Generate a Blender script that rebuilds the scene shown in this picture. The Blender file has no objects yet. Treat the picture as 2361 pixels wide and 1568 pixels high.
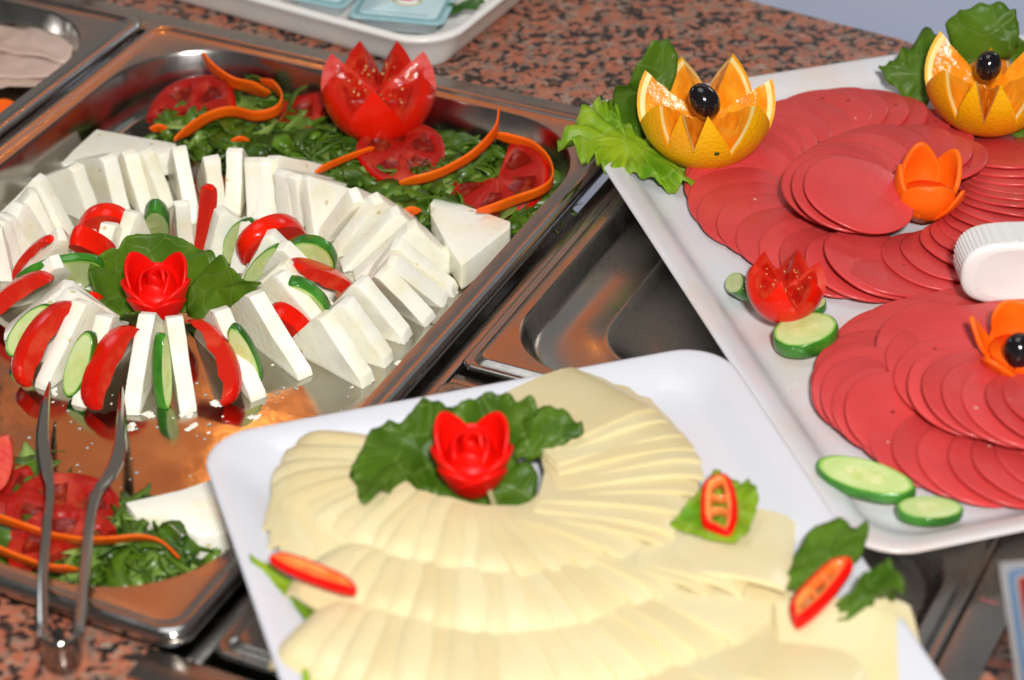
import bpy, bmesh, math, random
from mathutils import Vector, Matrix, noise
R_ = random.Random(7)
V = Vector
C = bpy.context.scene.collection
rad = math.radians

# ------------------------------------------------------------------ camera
FPX, PITCH, ROLL, CAMH = 5954.6, rad(34.13), rad(-.813), .75
PW, PH = 2361.0, 1568.0
Fv = V((0, math.cos(PITCH), -math.sin(PITCH)))
Uv = V((0, math.sin(PITCH), math.cos(PITCH)))
Rv = V((1, 0, 0))
RX = Rv*math.cos(ROLL) + Uv*math.sin(ROLL)
UX = -Rv*math.sin(ROLL) + Uv*math.cos(ROLL)
cam = bpy.data.cameras.new('camera'); camo = bpy.data.objects.new('camera', cam); C.objects.link(camo)
m = Matrix((RX, UX, -Fv)).transposed().to_4x4(); m.translation = V((0, 0, CAMH))
camo.matrix_world = m
cam.sensor_width = 36; cam.lens = FPX/PW*36
cam.clip_start = .02; cam.clip_end = 60
cam.dof.use_dof = True; cam.dof.focus_distance = 1.375; cam.dof.aperture_fstop = 6.3
bpy.context.scene.camera = camo

def at(x, y, z=0.0):
    d = RX*((x-PW/2)/FPX) - UX*((y-PH/2)/FPX) + Fv
    return V((0, 0, CAMH)) + d*((z-CAMH)/d.z)

# ------------------------------------------------------------------ world and light
sc = bpy.context.scene
sc.view_settings.view_transform = 'Standard'; sc.view_settings.look = 'None'
sc.view_settings.exposure = .08; sc.view_settings.gamma = 1
w = bpy.data.worlds.new('World'); sc.world = w; w.use_nodes = True
bg = w.node_tree.nodes['Background']; bg.inputs[0].default_value = (.95, .93, .90, 1); bg.inputs[1].default_value = .085

def area(name, loc, target, size, power, col, sy=None):
    l = bpy.data.lights.new(name, 'AREA'); l.energy = power; l.color = col
    l.shape = 'RECTANGLE'; l.size = size; l.size_y = sy or size
    o = bpy.data.objects.new(name, l); C.objects.link(o); o.location = loc
    o.rotation_euler = (V(target)-V(loc)).to_track_quat('-Z', 'Y').to_euler()
    return o
area('flash', (.12, -.34, 1.24), (-.05, 1.2, 0), .16, 38, (1, .98, .95))
area('overhead_fill', (-.35, 1.35, 2.5), (-.1, 1.2, 0), 1.3, 12, (.93, .96, 1))  # added soft fill from overhead, brightens the top surfaces
area('heat_lamp_panel', (-.20, 2.75, 1.34), (-.1, 1.2, 0), .98, 1.6, (1, .23, .025), .72)
area('far_reflection_fill', (-.15, 2.95, .62), (-.1, 1.2, 0), 2.6, 1.0, (1, .92, .84), .85)  # unseen dim panel added so the far steel reflects grey
area('floor_fill', (1.9, 3.3, 1.2), (2.0, 3.6, -.85), .8, 20, (.9, .95, 1))  # unseen lamp added to lighten the floor towards the upper right
area('cool_reflection_panel', (1.05, 2.95, 1.55), (.1, 1.2, 0), 1.7, 1.9, (.88, .94, 1), 1.5)  # added panel out of view, gives the right-hand steel a cool grey reflection
area('heat_lamp_bulb', (-.30, 2.4, 1.02), (-.1, 1.2, 0), .03, .18, (1, .36, .07))
area('window_light', (-1.25, 2.3, .75), (0, 1.2, 0), .35, 1.2, (.8, .9, 1))

# ------------------------------------------------------------------ materials
def mat(name, col, rough=.5, metal=0, col2=None, nscale=30, ncon=(.35, .65), bump=0, bscale=200, sss=0, sssc=(1, .5, .3), spec=.5, coat=0, trans=0, ior=1.45, detail=3, stretch=None, rvar=0, ovar=0):
    m = bpy.data.materials.new(name); m.use_nodes = True
    nt = m.node_tree; b = nt.nodes['Principled BSDF']; N = nt.nodes.new; L = nt.links.new
    b.inputs['Base Color'].default_value = (*col, 1); b.inputs['Roughness'].default_value = rough
    b.inputs['Metallic'].default_value = metal; b.inputs['Specular IOR Level'].default_value = spec
    b.inputs['Coat Weight'].default_value = coat; b.inputs['Coat Roughness'].default_value = .08
    b.inputs['Transmission Weight'].default_value = trans; b.inputs['IOR'].default_value = ior
    if sss:
        b.inputs['Subsurface Weight'].default_value = sss; b.inputs['Subsurface Radius'].default_value = sssc
        b.inputs['Subsurface Scale'].default_value = .004
    tc = N('ShaderNodeTexCoord'); src = tc.outputs['Object']
    geo = N('ShaderNodeObjectInfo')
    if stretch:
        mp = N('ShaderNodeMapping'); mp.inputs['Scale'].default_value = stretch; L(src, mp.inputs[0]); src = mp.outputs[0]
    ad = N('ShaderNodeVectorMath'); ad.operation = 'ADD'; L(src, ad.inputs[0])
    mu = N('ShaderNodeMath'); mu.operation = 'MULTIPLY'; mu.inputs[1].default_value = 7.0
    L(geo.outputs['Random'], mu.inputs[0]); L(mu.outputs[0], ad.inputs[1]); src = ad.outputs[0]
    if col2:
        n = N('ShaderNodeTexNoise'); n.inputs['Scale'].default_value = nscale; n.inputs['Detail'].default_value = detail; L(src, n.inputs[0])
        r = N('ShaderNodeValToRGB'); r.color_ramp.elements[0].position = ncon[0]; r.color_ramp.elements[1].position = ncon[1]
        r.color_ramp.elements[0].color = (*col, 1); r.color_ramp.elements[1].color = (*col2, 1)
        L(n.outputs[0], r.inputs[0]); L(r.outputs[0], b.inputs['Base Color'])
    if ovar:
        hs = N('ShaderNodeHueSaturation'); mr2 = N('ShaderNodeMapRange'); mr2.inputs[3].default_value = 1-ovar; mr2.inputs[4].default_value = 1+ovar*.5
        L(geo.outputs['Random'], mr2.inputs[0]); L(mr2.outputs[0], hs.inputs['Value'])
        if b.inputs['Base Color'].links: L(b.inputs['Base Color'].links[0].from_socket, hs.inputs['Color'])
        else: hs.inputs['Color'].default_value = (*col, 1)
        L(hs.outputs[0], b.inputs['Base Color'])
    if rvar:
        n = N('ShaderNodeTexNoise'); n.inputs['Scale'].default_value = 45; n.inputs['Detail'].default_value = 4; L(src, n.inputs[0])
        mr = N('ShaderNodeMapRange'); mr.inputs[1].default_value = .35; mr.inputs[2].default_value = .65
        mr.inputs[3].default_value = max(0, rough-rvar); mr.inputs[4].default_value = rough+rvar
        L(n.outputs[0], mr.inputs[0]); L(mr.outputs[0], b.inputs['Roughness'])
    if bump:
        n = N('ShaderNodeTexNoise'); n.inputs['Scale'].default_value = bscale; n.inputs['Detail'].default_value = 4; L(src, n.inputs[0])
        bp = N('ShaderNodeBump'); bp.inputs['Strength'].default_value = bump; bp.inputs['Distance'].default_value = .001
        L(n.outputs[0], bp.inputs['Height']); L(bp.outputs[0], b.inputs['Normal'])
    return m

def nodes(m): return m.node_tree.nodes, m.node_tree.links, m.node_tree.nodes['Principled BSDF']

M = {}
M['feta'] = mat('white_cheese', (.94, .92, .80), .34, col2=(.88, .82, .58), nscale=55, ncon=(.45, .8), bump=.35, bscale=260, sss=.25, sssc=(1, .9, .6), coat=.25)
def add_pits(m, scale, thr, col, dist):
    N, L, b = nodes(m)
    v = N.new('ShaderNodeTexVoronoi'); v.inputs['Scale'].default_value = scale
    src = [n for n in N if n.type == 'VECT_MATH'][0].outputs[0]; L.new(src, v.inputs['Vector'])
    r = N.new('ShaderNodeMapRange'); r.inputs[1].default_value = thr*.6; r.inputs[2].default_value = thr; L.new(v.outputs['Distance'], r.inputs[0])
    # only some of the cells carry a mark
    sp = N.new('ShaderNodeSeparateColor'); L.new(v.outputs['Color'], sp.inputs[0])
    gt = N.new('ShaderNodeMath'); gt.operation = 'GREATER_THAN'; gt.inputs[1].default_value = .30; L.new(sp.outputs[0], gt.inputs[0])
    mx0 = N.new('ShaderNodeMath'); mx0.operation = 'MAXIMUM'; L.new(r.outputs[0], mx0.inputs[0]); L.new(gt.outputs[0], mx0.inputs[1])
    mx = N.new('ShaderNodeMix'); mx.data_type = 'RGBA'; mx.inputs[6].default_value = (*col, 1)
    bc = b.inputs['Base Color']
    if bc.links: L.new(bc.links[0].from_socket, mx.inputs[7])
    else: mx.inputs[7].default_value = bc.default_value
    L.new(mx0.outputs[0], mx.inputs[0]); L.new(mx.outputs[2], bc)
    if dist:
        bp = N.new('ShaderNodeBump'); bp.inputs['Strength'].default_value = .5; bp.inputs['Distance'].default_value = dist
        L.new(mx0.outputs[0], bp.inputs['Height'])
        if b.inputs['Normal'].links: L.new(b.inputs['Normal'].links[0].from_socket, bp.inputs['Normal'])
        L.new(bp.outputs[0], b.inputs['Normal'])
add_pits(M['feta'], 95, .16, (.74, .64, .38), .0006)
M['yellow'] = mat('yellow_cheese', (.80, .70, .42), .32, col2=(.76, .63, .34), nscale=18, bump=.12, bscale=90, sss=.2, sssc=(1, .8, .4), coat=.12, ovar=.06)
M['salami'] = mat('sausage_slice', (.66, .066, .064), .32, col2=(.58, .050, .048), nscale=26, bump=.3, bscale=220, sss=.15, sssc=(1, .3, .2), spec=.42, coat=.10, ovar=.08)
add_pits(M['salami'], 85, .10, (.78, .38, .30), 0)
add_pits(M['salami'], 60, .085, (.30, .02, .02), .0003)
M['tskin'] = mat('tomato_skin', (.84, .014, .002), .24, col2=(.68, .007, .001), nscale=25, spec=.3, coat=.08, sss=.12, sssc=(1, .2, .1))
M['tflesh'] = mat('tomato_flesh', (.58, .016, .006), .42, col2=(.66, .08, .03), nscale=75, ncon=(.5, .8), bump=.5, bscale=160, spec=.22, sss=.2, sssc=(1, .2, .1))
M['tdark'] = mat('tomato_gel', (.46, .010, .004), .18, col2=(.62, .06, .015), nscale=140, ncon=(.5, .75), bump=.7, bscale=220, spec=.4, coat=.15)
M['tdull'] = mat('soaked_shaded_tomato_flesh', (.34, .010, .005), .35, col2=(.50, .055, .025), nscale=70, ncon=(.5, .75), bump=.5, bscale=160, spec=.3)  # soaked slices; the shade they lie in also darkens these three colours
M['tdull_gel'] = mat('soaked_shaded_tomato_gel', (.17, .006, .003), .22, col2=(.36, .05, .015), nscale=150, ncon=(.5, .75), bump=.6, bscale=220)
M['tdull_skin'] = mat('soaked_shaded_tomato_skin', (.50, .008, .003), .3, spec=.3)
M['seed'] = mat('tomato_seed', (.75, .42, .14), .3, coat=.4)
M['rose'] = mat('rose_skin', (.86, .006, .002), .40, col2=(.72, .003, .001), nscale=40, spec=.25, coat=0, sss=.1, sssc=(1, .2, .1), bump=.05)
M['peel'] = mat('cucumber_peel', (.022, .12, .010), .25, col2=(.06, .27, .02), nscale=60, coat=.3, bump=.25, bscale=180)
M['cflesh'] = mat('cucumber_flesh', (.62, .70, .34), .28, col2=(.50, .62, .22), nscale=60, coat=.3, bump=.15, sss=.2, sssc=(.6, .8, .3))
M['cseed'] = mat('cucumber_seeds', (.50, .60, .18), .25, col2=(.68, .70, .34), nscale=150, coat=.3, bump=.4, bscale=200)
M['cring'] = mat('cucumber_green_edge', (.30, .52, .10), .3, coat=.3)
M['opeel'] = mat('orange_peel', (.90, .36, .002), .36, col2=(.88, .52, .004), nscale=22, ncon=(.4, .7), bump=.7, bscale=520, spec=.35)
M['oflesh'] = mat('orange_flesh', (.86, .25, .006), .2, col2=(.90, .37, .02), nscale=130, bump=1.0, bscale=230, spec=.35, coat=.05, sss=.25, sssc=(1, .4, .1), stretch=(1, 1, .5))
M['opith'] = mat('orange_pith', (.90, .74, .34), .5, col2=(.9, .66, .2), nscale=90, bump=.3)
M['carrot'] = mat('carrot', (.93, .115, .002), .48, col2=(.92, .155, .003), nscale=60, bump=.35, bscale=260, spec=.35, sss=.15, sssc=(1, .3, .1))
M['olive'] = mat('black_olive', (.008, .006, .008), .14, spec=.6, coat=.4)
M['steel'] = mat('steel', (.46, .44, .42), .20, 1, rvar=.05, bump=.04, bscale=60)
M['steel_floor'] = mat('wet_steel', (.50, .48, .43), .13, 1, col2=(.42, .39, .32), nscale=28, rvar=.06, bump=.14, bscale=60)
M['steel_dull'] = mat('worn_steel', (.46, .43, .39), .24, 1, rvar=.06, bump=.05, bscale=120, col2=(.42, .39, .35), nscale=18)
M['tongs'] = mat('tong_steel', (.46, .42, .38), .11, 1)
M['plate'] = mat('white_porcelain', (.67, .68, .73), .15, spec=.45, coat=.2)
M['plate_used'] = mat('smeared_porcelain', (.67, .68, .71), .16, col2=(.70, .58, .51), nscale=16, ncon=(.48, .72), spec=.45, coat=.2, rvar=.1)
M['plastic'] = mat('white_plastic', (.84, .83, .80), .35, spec=.4, sss=.1, sssc=(1, 1, 1))
M['tray'] = mat('tray_plastic', (.80, .79, .75), .3)
M['teal'] = mat('foil_lid_print', (.26, .48, .52), .32, col2=(.36, .56, .60), nscale=90)
M['teal2'] = mat('foil_lid_pale_print', (.50, .64, .66), .3, col2=(.40, .56, .60), nscale=60)
M['teald'] = mat('foil_lid_dark_print', (.16, .36, .40), .32)
M['foilw'] = mat('foil_lid_white_print', (.78, .80, .82), .35)
M['gold'] = mat('foil_emblem_gold', (.62, .50, .20), .35)
M['redp'] = mat('red_print', (.72, .06, .06), .35)
M['bluep'] = mat('light_blue_print', (.28, .52, .86), .35)
M['darkblue'] = mat('dark_blue_print', (.05, .09, .42), .35)
M['card'] = mat('card_white', (.86, .87, .90), .4)
M['acryl'] = mat('acrylic', (.96, .98, .98), .02, trans=1, ior=1.12, spec=.2)
M['tub'] = mat('portion_tub_plastic', (.62, .70, .74), .15, trans=.35, ior=1.3)
M['turkey'] = mat('pale_sliced_meat', (.62, .47, .40), .4, col2=(.52, .36, .28), nscale=14, coat=.2, sss=.2)
M['droplet'] = mat('whey_droplet', (.8, .8, .78), .05, trans=.6, ior=1.33, coat=.3)

def leafmat(name, c1, c2, vein, vs=55, rough=.32):
    m = mat(name, c1, .42, col2=c2, nscale=32, bump=.3, bscale=150, spec=.32, ovar=.12)
    N, L, b = nodes(m)
    tc = [n for n in N if n.type == 'TEX_COORD'][0]
    v = N.new('ShaderNodeTexVoronoi'); v.feature = 'DISTANCE_TO_EDGE'; v.inputs['Scale'].default_value = vs
    nz = N.new('ShaderNodeTexNoise'); nz.inputs['Scale'].default_value = 30
    mxv = N.new('ShaderNodeMix'); mxv.data_type = 'RGBA'; mxv.blend_type = 'LINEAR_LIGHT'; mxv.inputs[0].default_value = .012
    L.new(tc.outputs['Object'], mxv.inputs[6]); L.new(nz.outputs['Color'], mxv.inputs[7]); L.new(tc.outputs['Object'], nz.inputs[0])
    L.new(mxv.outputs[2], v.inputs['Vector'])
    r = N.new('ShaderNodeMapRange'); r.inputs[1].default_value = .0; r.inputs[2].default_value = .055; r.inputs[3].default_value = .7; r.inputs[4].default_value = 0
    L.new(v.outputs['Distance'], r.inputs[0])
    mx = N.new('ShaderNodeMix'); mx.data_type = 'RGBA'; mx.inputs[7].default_value = (*vein, 1)
    L.new(b.inputs['Base Color'].links[0].from_socket, mx.inputs[6]); L.new(r.outputs[0], mx.inputs[0]); L.new(mx.outputs[2], b.inputs['Base Color'])
    bp = N.new('ShaderNodeBump'); bp.inputs['Strength'].default_value = .3; bp.inputs['Distance'].default_value = .001; bp.invert = True
    L.new(r.outputs[0], bp.inputs['Height']); L.new(b.inputs['Normal'].links[0].from_socket, bp.inputs['Normal']); L.new(bp.outputs[0], b.inputs['Normal'])
    # light passing through the thin blade
    tr = N.new('ShaderNodeBsdfTranslucent'); L.new(mx.outputs[2], tr.inputs[0])
    ms = N.new('ShaderNodeMixShader'); ms.inputs[0].default_value = .22
    out = [n for n in N if n.type == 'OUTPUT_MATERIAL'][0]
    L.new(b.outputs[0], ms.inputs[1]); L.new(tr.outputs[0], ms.inputs[2]); L.new(ms.outputs[0], out.inputs[0])
    return m
M['leaf'] = leafmat('green_leaf', (.052, .125, .006), (.115, .225, .012), (.15, .24, .04))
M['lettuce'] = leafmat('lettuce_leaf', (.13, .33, .008), (.36, .50, .02), (.34, .50, .08), vs=40)
M['darkleaf'] = leafmat('dark_leaf', (.04, .12, .02), (.07, .19, .03), (.10, .2, .06))
M['stem'] = mat('leaf_stem', (.30, .28, .12), .4)
M['shred_a'] = mat('shredded_leaf_dark', (.028, .070, .004), .38, col2=(.065, .135, .008), nscale=60, coat=.05)
M['shred_b'] = mat('shredded_leaf_mid', (.095, .190, .010), .35, col2=(.05, .105, .006), nscale=60, coat=.08)
M['shred_c'] = mat('shredded_leaf_pale', (.22, .32, .07), .35, col2=(.12, .22, .03), nscale=60)

def granite():
    m = bpy.data.materials.new('granite'); m.use_nodes = True
    N, L, b = nodes(m); b.inputs['Roughness'].default_value = .16
    tc = N.new('ShaderNodeTexCoord')
    def nz(s, d=3, w=0):
        n = N.new('ShaderNodeTexNoise'); n.inputs['Scale'].default_value = s; n.inputs['Detail'].default_value = d
        mp = N.new('ShaderNodeMapping'); mp.inputs['Location'].default_value = (w, w, 0); L.new(tc.outputs['Object'], mp.inputs[0]); L.new(mp.outputs[0], n.inputs[0]); return n
    def ramp(src, els):
        r = N.new('ShaderNodeValToRGB')
        while len(r.color_ramp.elements) < len(els): r.color_ramp.elements.new(.5)
        for e, (p, c) in zip(r.color_ramp.elements, els): e.position = p; e.color = (*c, 1)
        L.new(src, r.inputs[0]); return r.outputs[0]
    def mix(f, a, c):
        x = N.new('ShaderNodeMix'); x.data_type = 'RGBA'; L.new(f, x.inputs[0]); L.new(a, x.inputs[6]); L.new(c, x.inputs[7]); return x.outputs[2]
    vo = N.new('ShaderNodeTexVoronoi'); vo.inputs['Scale'].default_value = 190; vo.inputs['Randomness'].default_value = 1
    dn = nz(140, 3); mv = N.new('ShaderNodeMix'); mv.data_type = 'RGBA'; mv.blend_type = 'LINEAR_LIGHT'; mv.inputs[0].default_value = .008
    L.new(tc.outputs['Object'], mv.inputs[6]); L.new(dn.outputs['Color'], mv.inputs[7]); L.new(mv.outputs[2], vo.inputs['Vector'])
    sp = N.new('ShaderNodeSeparateColor'); L.new(vo.outputs['Color'], sp.inputs[0])
    pink = ramp(sp.outputs[0], [(0, (.40, .12, .065)), (.45, (.46, .17, .10)), (.75, (.32, .10, .06)), (.9, (.36, .27, .21)), (1, (.44, .18, .11))])
    cl = N.new('ShaderNodeMath'); cl.operation = 'MULTIPLY_ADD'; cl.inputs[1].default_value = .55; L.new(nz(55, 2, 29).outputs[0], cl.inputs[0]); L.new(nz(185, 4, 3).outputs[0], cl.inputs[2])
    f1 = ramp(cl.outputs[0], [(.80, (0, 0, 0)), (.835, (1, 1, 1))])
    blk = ramp(nz(400, 2, 9).outputs[0], [(.35, (.012, .011, .011)), (.7, (.05, .04, .037))])
    f2 = ramp(nz(115, 3, 17).outputs[0], [(.50, (0, 0, 0)), (.60, (1, 1, 1))])
    gr = ramp(nz(300, 2, 5).outputs[0], [(.3, (.17, .11, .085)), (.7, (.30, .20, .15))])
    c = mix(f2, pink, gr); c = mix(f1, c, blk)
    L.new(c, b.inputs['Base Color']); return m
M['granite'] = granite()

# ------------------------------------------------------------------ helpers
def tag(o, label=None, cat=None, group=None, kind=None):
    if label: o['label'] = label
    if cat: o['category'] = cat
    if group: o['group'] = group
    if kind: o['kind'] = kind
    return o
def empty(name, loc):
    o = bpy.data.objects.new(name, None); C.objects.link(o); o.location = loc; o.empty_display_size = .01; return o
def mk(name, verts, faces, mats, parent=None, idx=None, smooth=True, solid=0, sub=0, bevel=0, offs=0, sharp=None):
    """one mesh object from world-space vertices; its origin is the foot of the shape"""
    verts = [V(v) for v in verts]
    if parent:
        org = V(parent.location); p_ = parent.parent
        while p_: org = org+p_.location; p_ = p_.parent
    else:
        n = len(verts); org = V((sum(v.x for v in verts)/n, sum(v.y for v in verts)/n, min(v.z for v in verts)))
    me = bpy.data.meshes.new(name); me.from_pydata([v-org for v in verts], [], faces); me.validate()
    if not isinstance(mats, (list, tuple)): mats = [mats]
    for m_ in mats: me.materials.append(m_)
    if idx:
        for p, i in zip(me.polygons, idx): p.material_index = i
    bm = bmesh.new(); bm.from_mesh(me); bmesh.ops.recalc_face_normals(bm, faces=bm.faces)
    if bevel: bmesh.ops.bevel(bm, geom=list(bm.edges), offset=bevel, segments=2, affect='EDGES', profile=.6)
    bm.to_mesh(me); bm.free()
    for p in me.polygons: p.use_smooth = smooth
    if smooth and sharp is not None: me.set_sharp_from_angle(angle=rad(sharp))
    o = bpy.data.objects.new(name, me); C.objects.link(o)
    if parent: o.parent = parent
    else: o.location = org
    if solid:
        s = o.modifiers.new('solid', 'SOLIDIFY'); s.thickness = solid; s.offset = offs
    if sub:
        s = o.modifiers.new('sub', 'SUBSURF'); s.levels = sub; s.render_levels = sub
    return o
def prism(name, pts, t, mats, parent=None, bevel=.0007, shift=0, **k):
    """flat outline given the thickness t about its own plane; caps material 0, rim material -1"""
    pts = [V(p) for p in pts]; n = V((0, 0, 0))
    for i in range(len(pts)): n += (pts[i]-pts[0]).cross(pts[(i+1) % len(pts)]-pts[0])
    n.normalize(); c = sum(pts, V())/len(pts)
    pts = [p - n*((p-c).dot(n)) for p in pts]
    if shift: pts = [p + n*shift for p in pts]
    L = len(pts)
    vs = [p+n*t/2 for p in pts]+[p-n*t/2 for p in pts]
    fs = [list(range(L)), list(range(2*L-1, L-1, -1))]+[[i, (i+1) % L, L+(i+1) % L, L+i] for i in range(L)]
    idx = [0, 0]+[(1 if isinstance(mats, (list, tuple)) and len(mats) > 1 else 0)]*L
    return mk(name, vs, fs, mats, parent, idx, bevel=bevel, sharp=50, **k)
def crom(P, n=6, closed=False):
    P = [V(p) for p in P]; out = []; L = len(P)
    for i in range(L if closed else L-1):
        if closed: a, b, c, d = P[(i-1) % L], P[i], P[(i+1) % L], P[(i+2) % L]
        else: a, b, c, d = P[max(i-1, 0)], P[i], P[i+1], P[min(i+2, L-1)]
        for j in range(n):
            t = j/n; out.append(.5*((2*b)+(c-a)*t+(2*a-5*b+4*c-d)*t*t+(3*b-a-3*c+d)*t**3))
    if not closed: out.append(P[-1])
    return out
def ribbon(name, path, width, thick, mats, parent=None, up=None, n=8, twist=0, taper=True, wf=None, **k):
    P = crom(path, n); L = len(P); vs = []; fs = []
    for i, p in enumerate(P):
        t = (P[min(i+1, L-1)]-P[max(i-1, 0)]).normalized()
        u_ = V(up) if up else V((0, 0, 1)); s = u_ - t*u_.dot(t); s.normalize()
        s = Matrix.Rotation(twist*i/L, 3, t) @ s
        b = t.cross(s)
        q = i/(L-1); wd = width*(wf(q) if wf else (min(1, .25+6*q, .25+6*(1-q)) if taper else 1))
        th = thick
        for (a, c) in ((-.5, -.35), (-.5, .35), (-.25, .5), (.25, .5), (.5, .35), (.5, -.35), (.25, -.5), (-.25, -.5)): vs.append(p+s*a*wd+b*c*th)
    for i in range(L-1):
        for j in range(8): fs.append([i*8+j, i*8+(j+1) % 8, i*8+8+(j+1) % 8, i*8+8+j])
    fs += [list(range(8)), list(range(8*L-8, 8*L))]
    return mk(name, vs, fs, mats, parent, **k)
def rr(w_, h_, r, seg=8):
    """rounded rectangle outline with its corner at 0,0"""
    out = []
    for cx, cy, a0 in ((w_-r, r, -90), (w_-r, h_-r, 0), (r, h_-r, 90), (r, r, 180)):
        for k in range(seg+1):
            a = rad(a0+90*k/seg); out.append((cx+r*math.cos(a), cy+r*math.sin(a)))
    return out
def rings(name, frame, outs, mats, parent=None, cap=True, idx=None, **k):
    """stack of (2-D outline, z) rings of equal count joined by quads; frame maps (u,v,z) to world"""
    vs = []; fs = []; ix = []; n = len(outs[0][0])
    for pts, z in outs: vs += [frame(u, v, z) for u, v in pts]
    for a in range(len(outs)-1):
        for j in range(n):
            fs.append([a*n+j, a*n+(j+1) % n, (a+1)*n+(j+1) % n, (a+1)*n+j]); ix.append(idx[a] if idx else 0)
    if cap: fs.append([(len(outs)-1)*n+j for j in range(n)]); ix.append(idx[-1] if idx else 0)
    return mk(name, vs, fs, mats, parent, ix, **k)
def rrin(w_, h_, inset, r, seg=8):
    return [(x+inset, y+inset) for x, y in rr(w_-2*inset, h_-2*inset, r, seg)]
TEN = ['', 'first', 'second', 'third', 'fourth', 'fifth', 'sixth', 'seventh', 'eighth', 'ninth', 'tenth', 'eleventh', 'twelfth', 'thirteenth', 'fourteenth', 'fifteenth', 'sixteenth', 'seventeenth', 'eighteenth', 'nineteenth']
def ordi(n):
    if n < 20: return TEN[n]
    t = {2: 'twent', 3: 'thirt', 4: 'fort'}[n//10]
    return t+'ieth' if n % 10 == 0 else t+'y-'+TEN[n % 10]

# ------------------------------------------------------------------ the setting
O0 = at(414, 1478, .012); O0.z = 0
VV = (at(1471, 288, .012)-at(414, 1478, .012)); VV.z = 0; VV.normalize()
UU = V((VV.y, -VV.x, 0))
def fr(u0=0, v0=0): return lambda u, v, z: O0+UU*(u+u0)+VV*(v+v0)+V((0, 0, z))
W0 = fr()

# granite worktop with a rectangular cut-out for the steel wells; far edge slants away to the right
def granite_top():
    far = [at(-900, -700, 0), at(700, -420, 0), at(1640, -30, 0), at(1760, 10, 0), at(2080, 92, 0), at(2700, 330, 0), at(3300, 700, 0)]
    near = [W0(1.2, -.5, 0), W0(-.9, -.5, 0)]
    outer = far+near
    hole = [W0(-.70, .003, 0), W0(-.014, .003, 0), W0(-.014, -.018, 0), W0(.309, -.018, 0), W0(.309, .510, 0), W0(-.70, .510, 0)]
    bm = bmesh.new()
    for z in (0, -.03):
        a = [bm.verts.new(p+V((0, 0, z))) for p in outer]; b = [bm.verts.new(p+V((0, 0, z))) for p in hole]
        ea = [bm.edges.new((a[i], a[(i+1) % len(a)])) for i in range(len(a))]
        eb = [bm.edges.new((b[i], b[(i+1) % len(b)])) for i in range(len(b))]
        bmesh.ops.triangle_fill(bm, use_beauty=True, edges=ea+eb)
        if z == 0: A, B = a, b
    for q, q2 in ((A, a), (B, b)):
        for i in range(len(q)):
            bm.faces.new((q[i], q[(i+1) % len(q)], q2[(i+1) % len(q)], q2[i]))
    bmesh.ops.recalc_face_normals(bm, faces=bm.faces)
    me = bpy.data.meshes.new('counter'); bm.to_mesh(me); bm.free(); me.materials.append(M['granite'])
    o = bpy.data.objects.new('counter', me); C.objects.link(o); tag(o, kind='structure')
granite_top()
fm = mat('floor', (.62, .68, .88), .6, col2=(.80, .86, .95), nscale=1.2)
mk('floor', [(-6, -3, -.85), (8, -3, -.85), (8, 14, -.85), (-6, 14, -.85)], [[0, 1, 2, 3]], fm)['kind'] = 'structure'

# steel surround let into the granite, one bar between the wells
def slab(u0, v0, u1, v1, z0, z1, name, m_, parent=None, bevel=.001):
    vs = [W0(u, v, z) for z in (z0, z1) for u, v in ((u0, v0), (u1, v0), (u1, v1), (u0, v1))]
    return mk(name, vs, [[0, 1, 2, 3], [4, 5, 6, 7], [0, 1, 5, 4], [1, 2, 6, 5], [2, 3, 7, 6], [3, 0, 4, 7]], m_, parent, bevel=bevel, sharp=40)
sur = empty('steel_surround', W0(-.2, .25, -.03))
tag(sur, 'brushed steel frame let into the granite around the food pans', 'steel frame')
slab(-.72, .499, .322, .522, .0002, .0035, 'far_rail', M['steel_dull'], sur)
slab(-.0160, -.020, .322, .000, .0002, .0030, 'near_rail', M['steel_dull'], sur)
slab(.298, .001, .320, .498, .0002, .0032, 'right_rail', M['steel_dull'], sur)
slab(.0012, .001, .0092, .498, -.004, .0012, 'divider_bar', M['steel_dull'], sur)
slab(-.3327, .001, -.3273, .498, -.004, .0012, 'divider_bar', M['steel_dull'], sur)
slab(.0100, .2350, .297, .2465, -.004, .0012, 'cross_bar', M['steel_dull'], sur)
slab(-.70, .002, .297, .497, -.060, -.055, 'well_bottom', M['steel_dull'], sur)

ZF = -.020       # floor of the cheese pan
def food_pan(u0, v0, w_, h_, label, inset, r, floor=ZF, name='food_pan'):
    root = empty(name, fr(u0, v0)(w_/2, h_/2, floor)); tag(root, label, 'food pan', 'steel food pans set in the counter')
    F = fr(u0, v0); n = 10
    o0 = rr(w_, h_, .012, n)
    R = lambda i, r_: rrin(w_, h_, i, r_, n)
    rings('pan_rim', F, [(R(.0005, .012), .0045), (o0, .0065), (R(0, .012), .0100), (R(.0016, .011), .0120), (R(.0055, .010), .0125), (R(.0075, .010), .0112), (R(.0090, .012), .0108), (R(inset, r), .0105)], M['steel'], root, cap=False, smooth=True)
    rings('pan_basin', F, [(R(inset, r), .0105), (R(inset+.0012, r-.001), .0088), (R(inset+.004, r-.002), floor+.010), (R(inset+.007, r-.004), floor+.003), (R(inset+.012, r-.006), floor+.0004), (R(inset+.02, r-.012), floor), (R(inset+.04, max(.01, r-.02)), floor)], [M['steel'], M['steel_floor']], root, cap=True, idx=[0, 0, 0, 1, 1, 1, 1])
    return root
pan = food_pan(-.3265, 0, .3265, .5, 'large steel food pan holding the white cheese ring and shredded salad', .0135, .062)
pan0 = food_pan(-.3265-.345, 0, .338, .5, 'steel pan at the top left corner holding pale sliced meat', .0150, .055)

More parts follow.
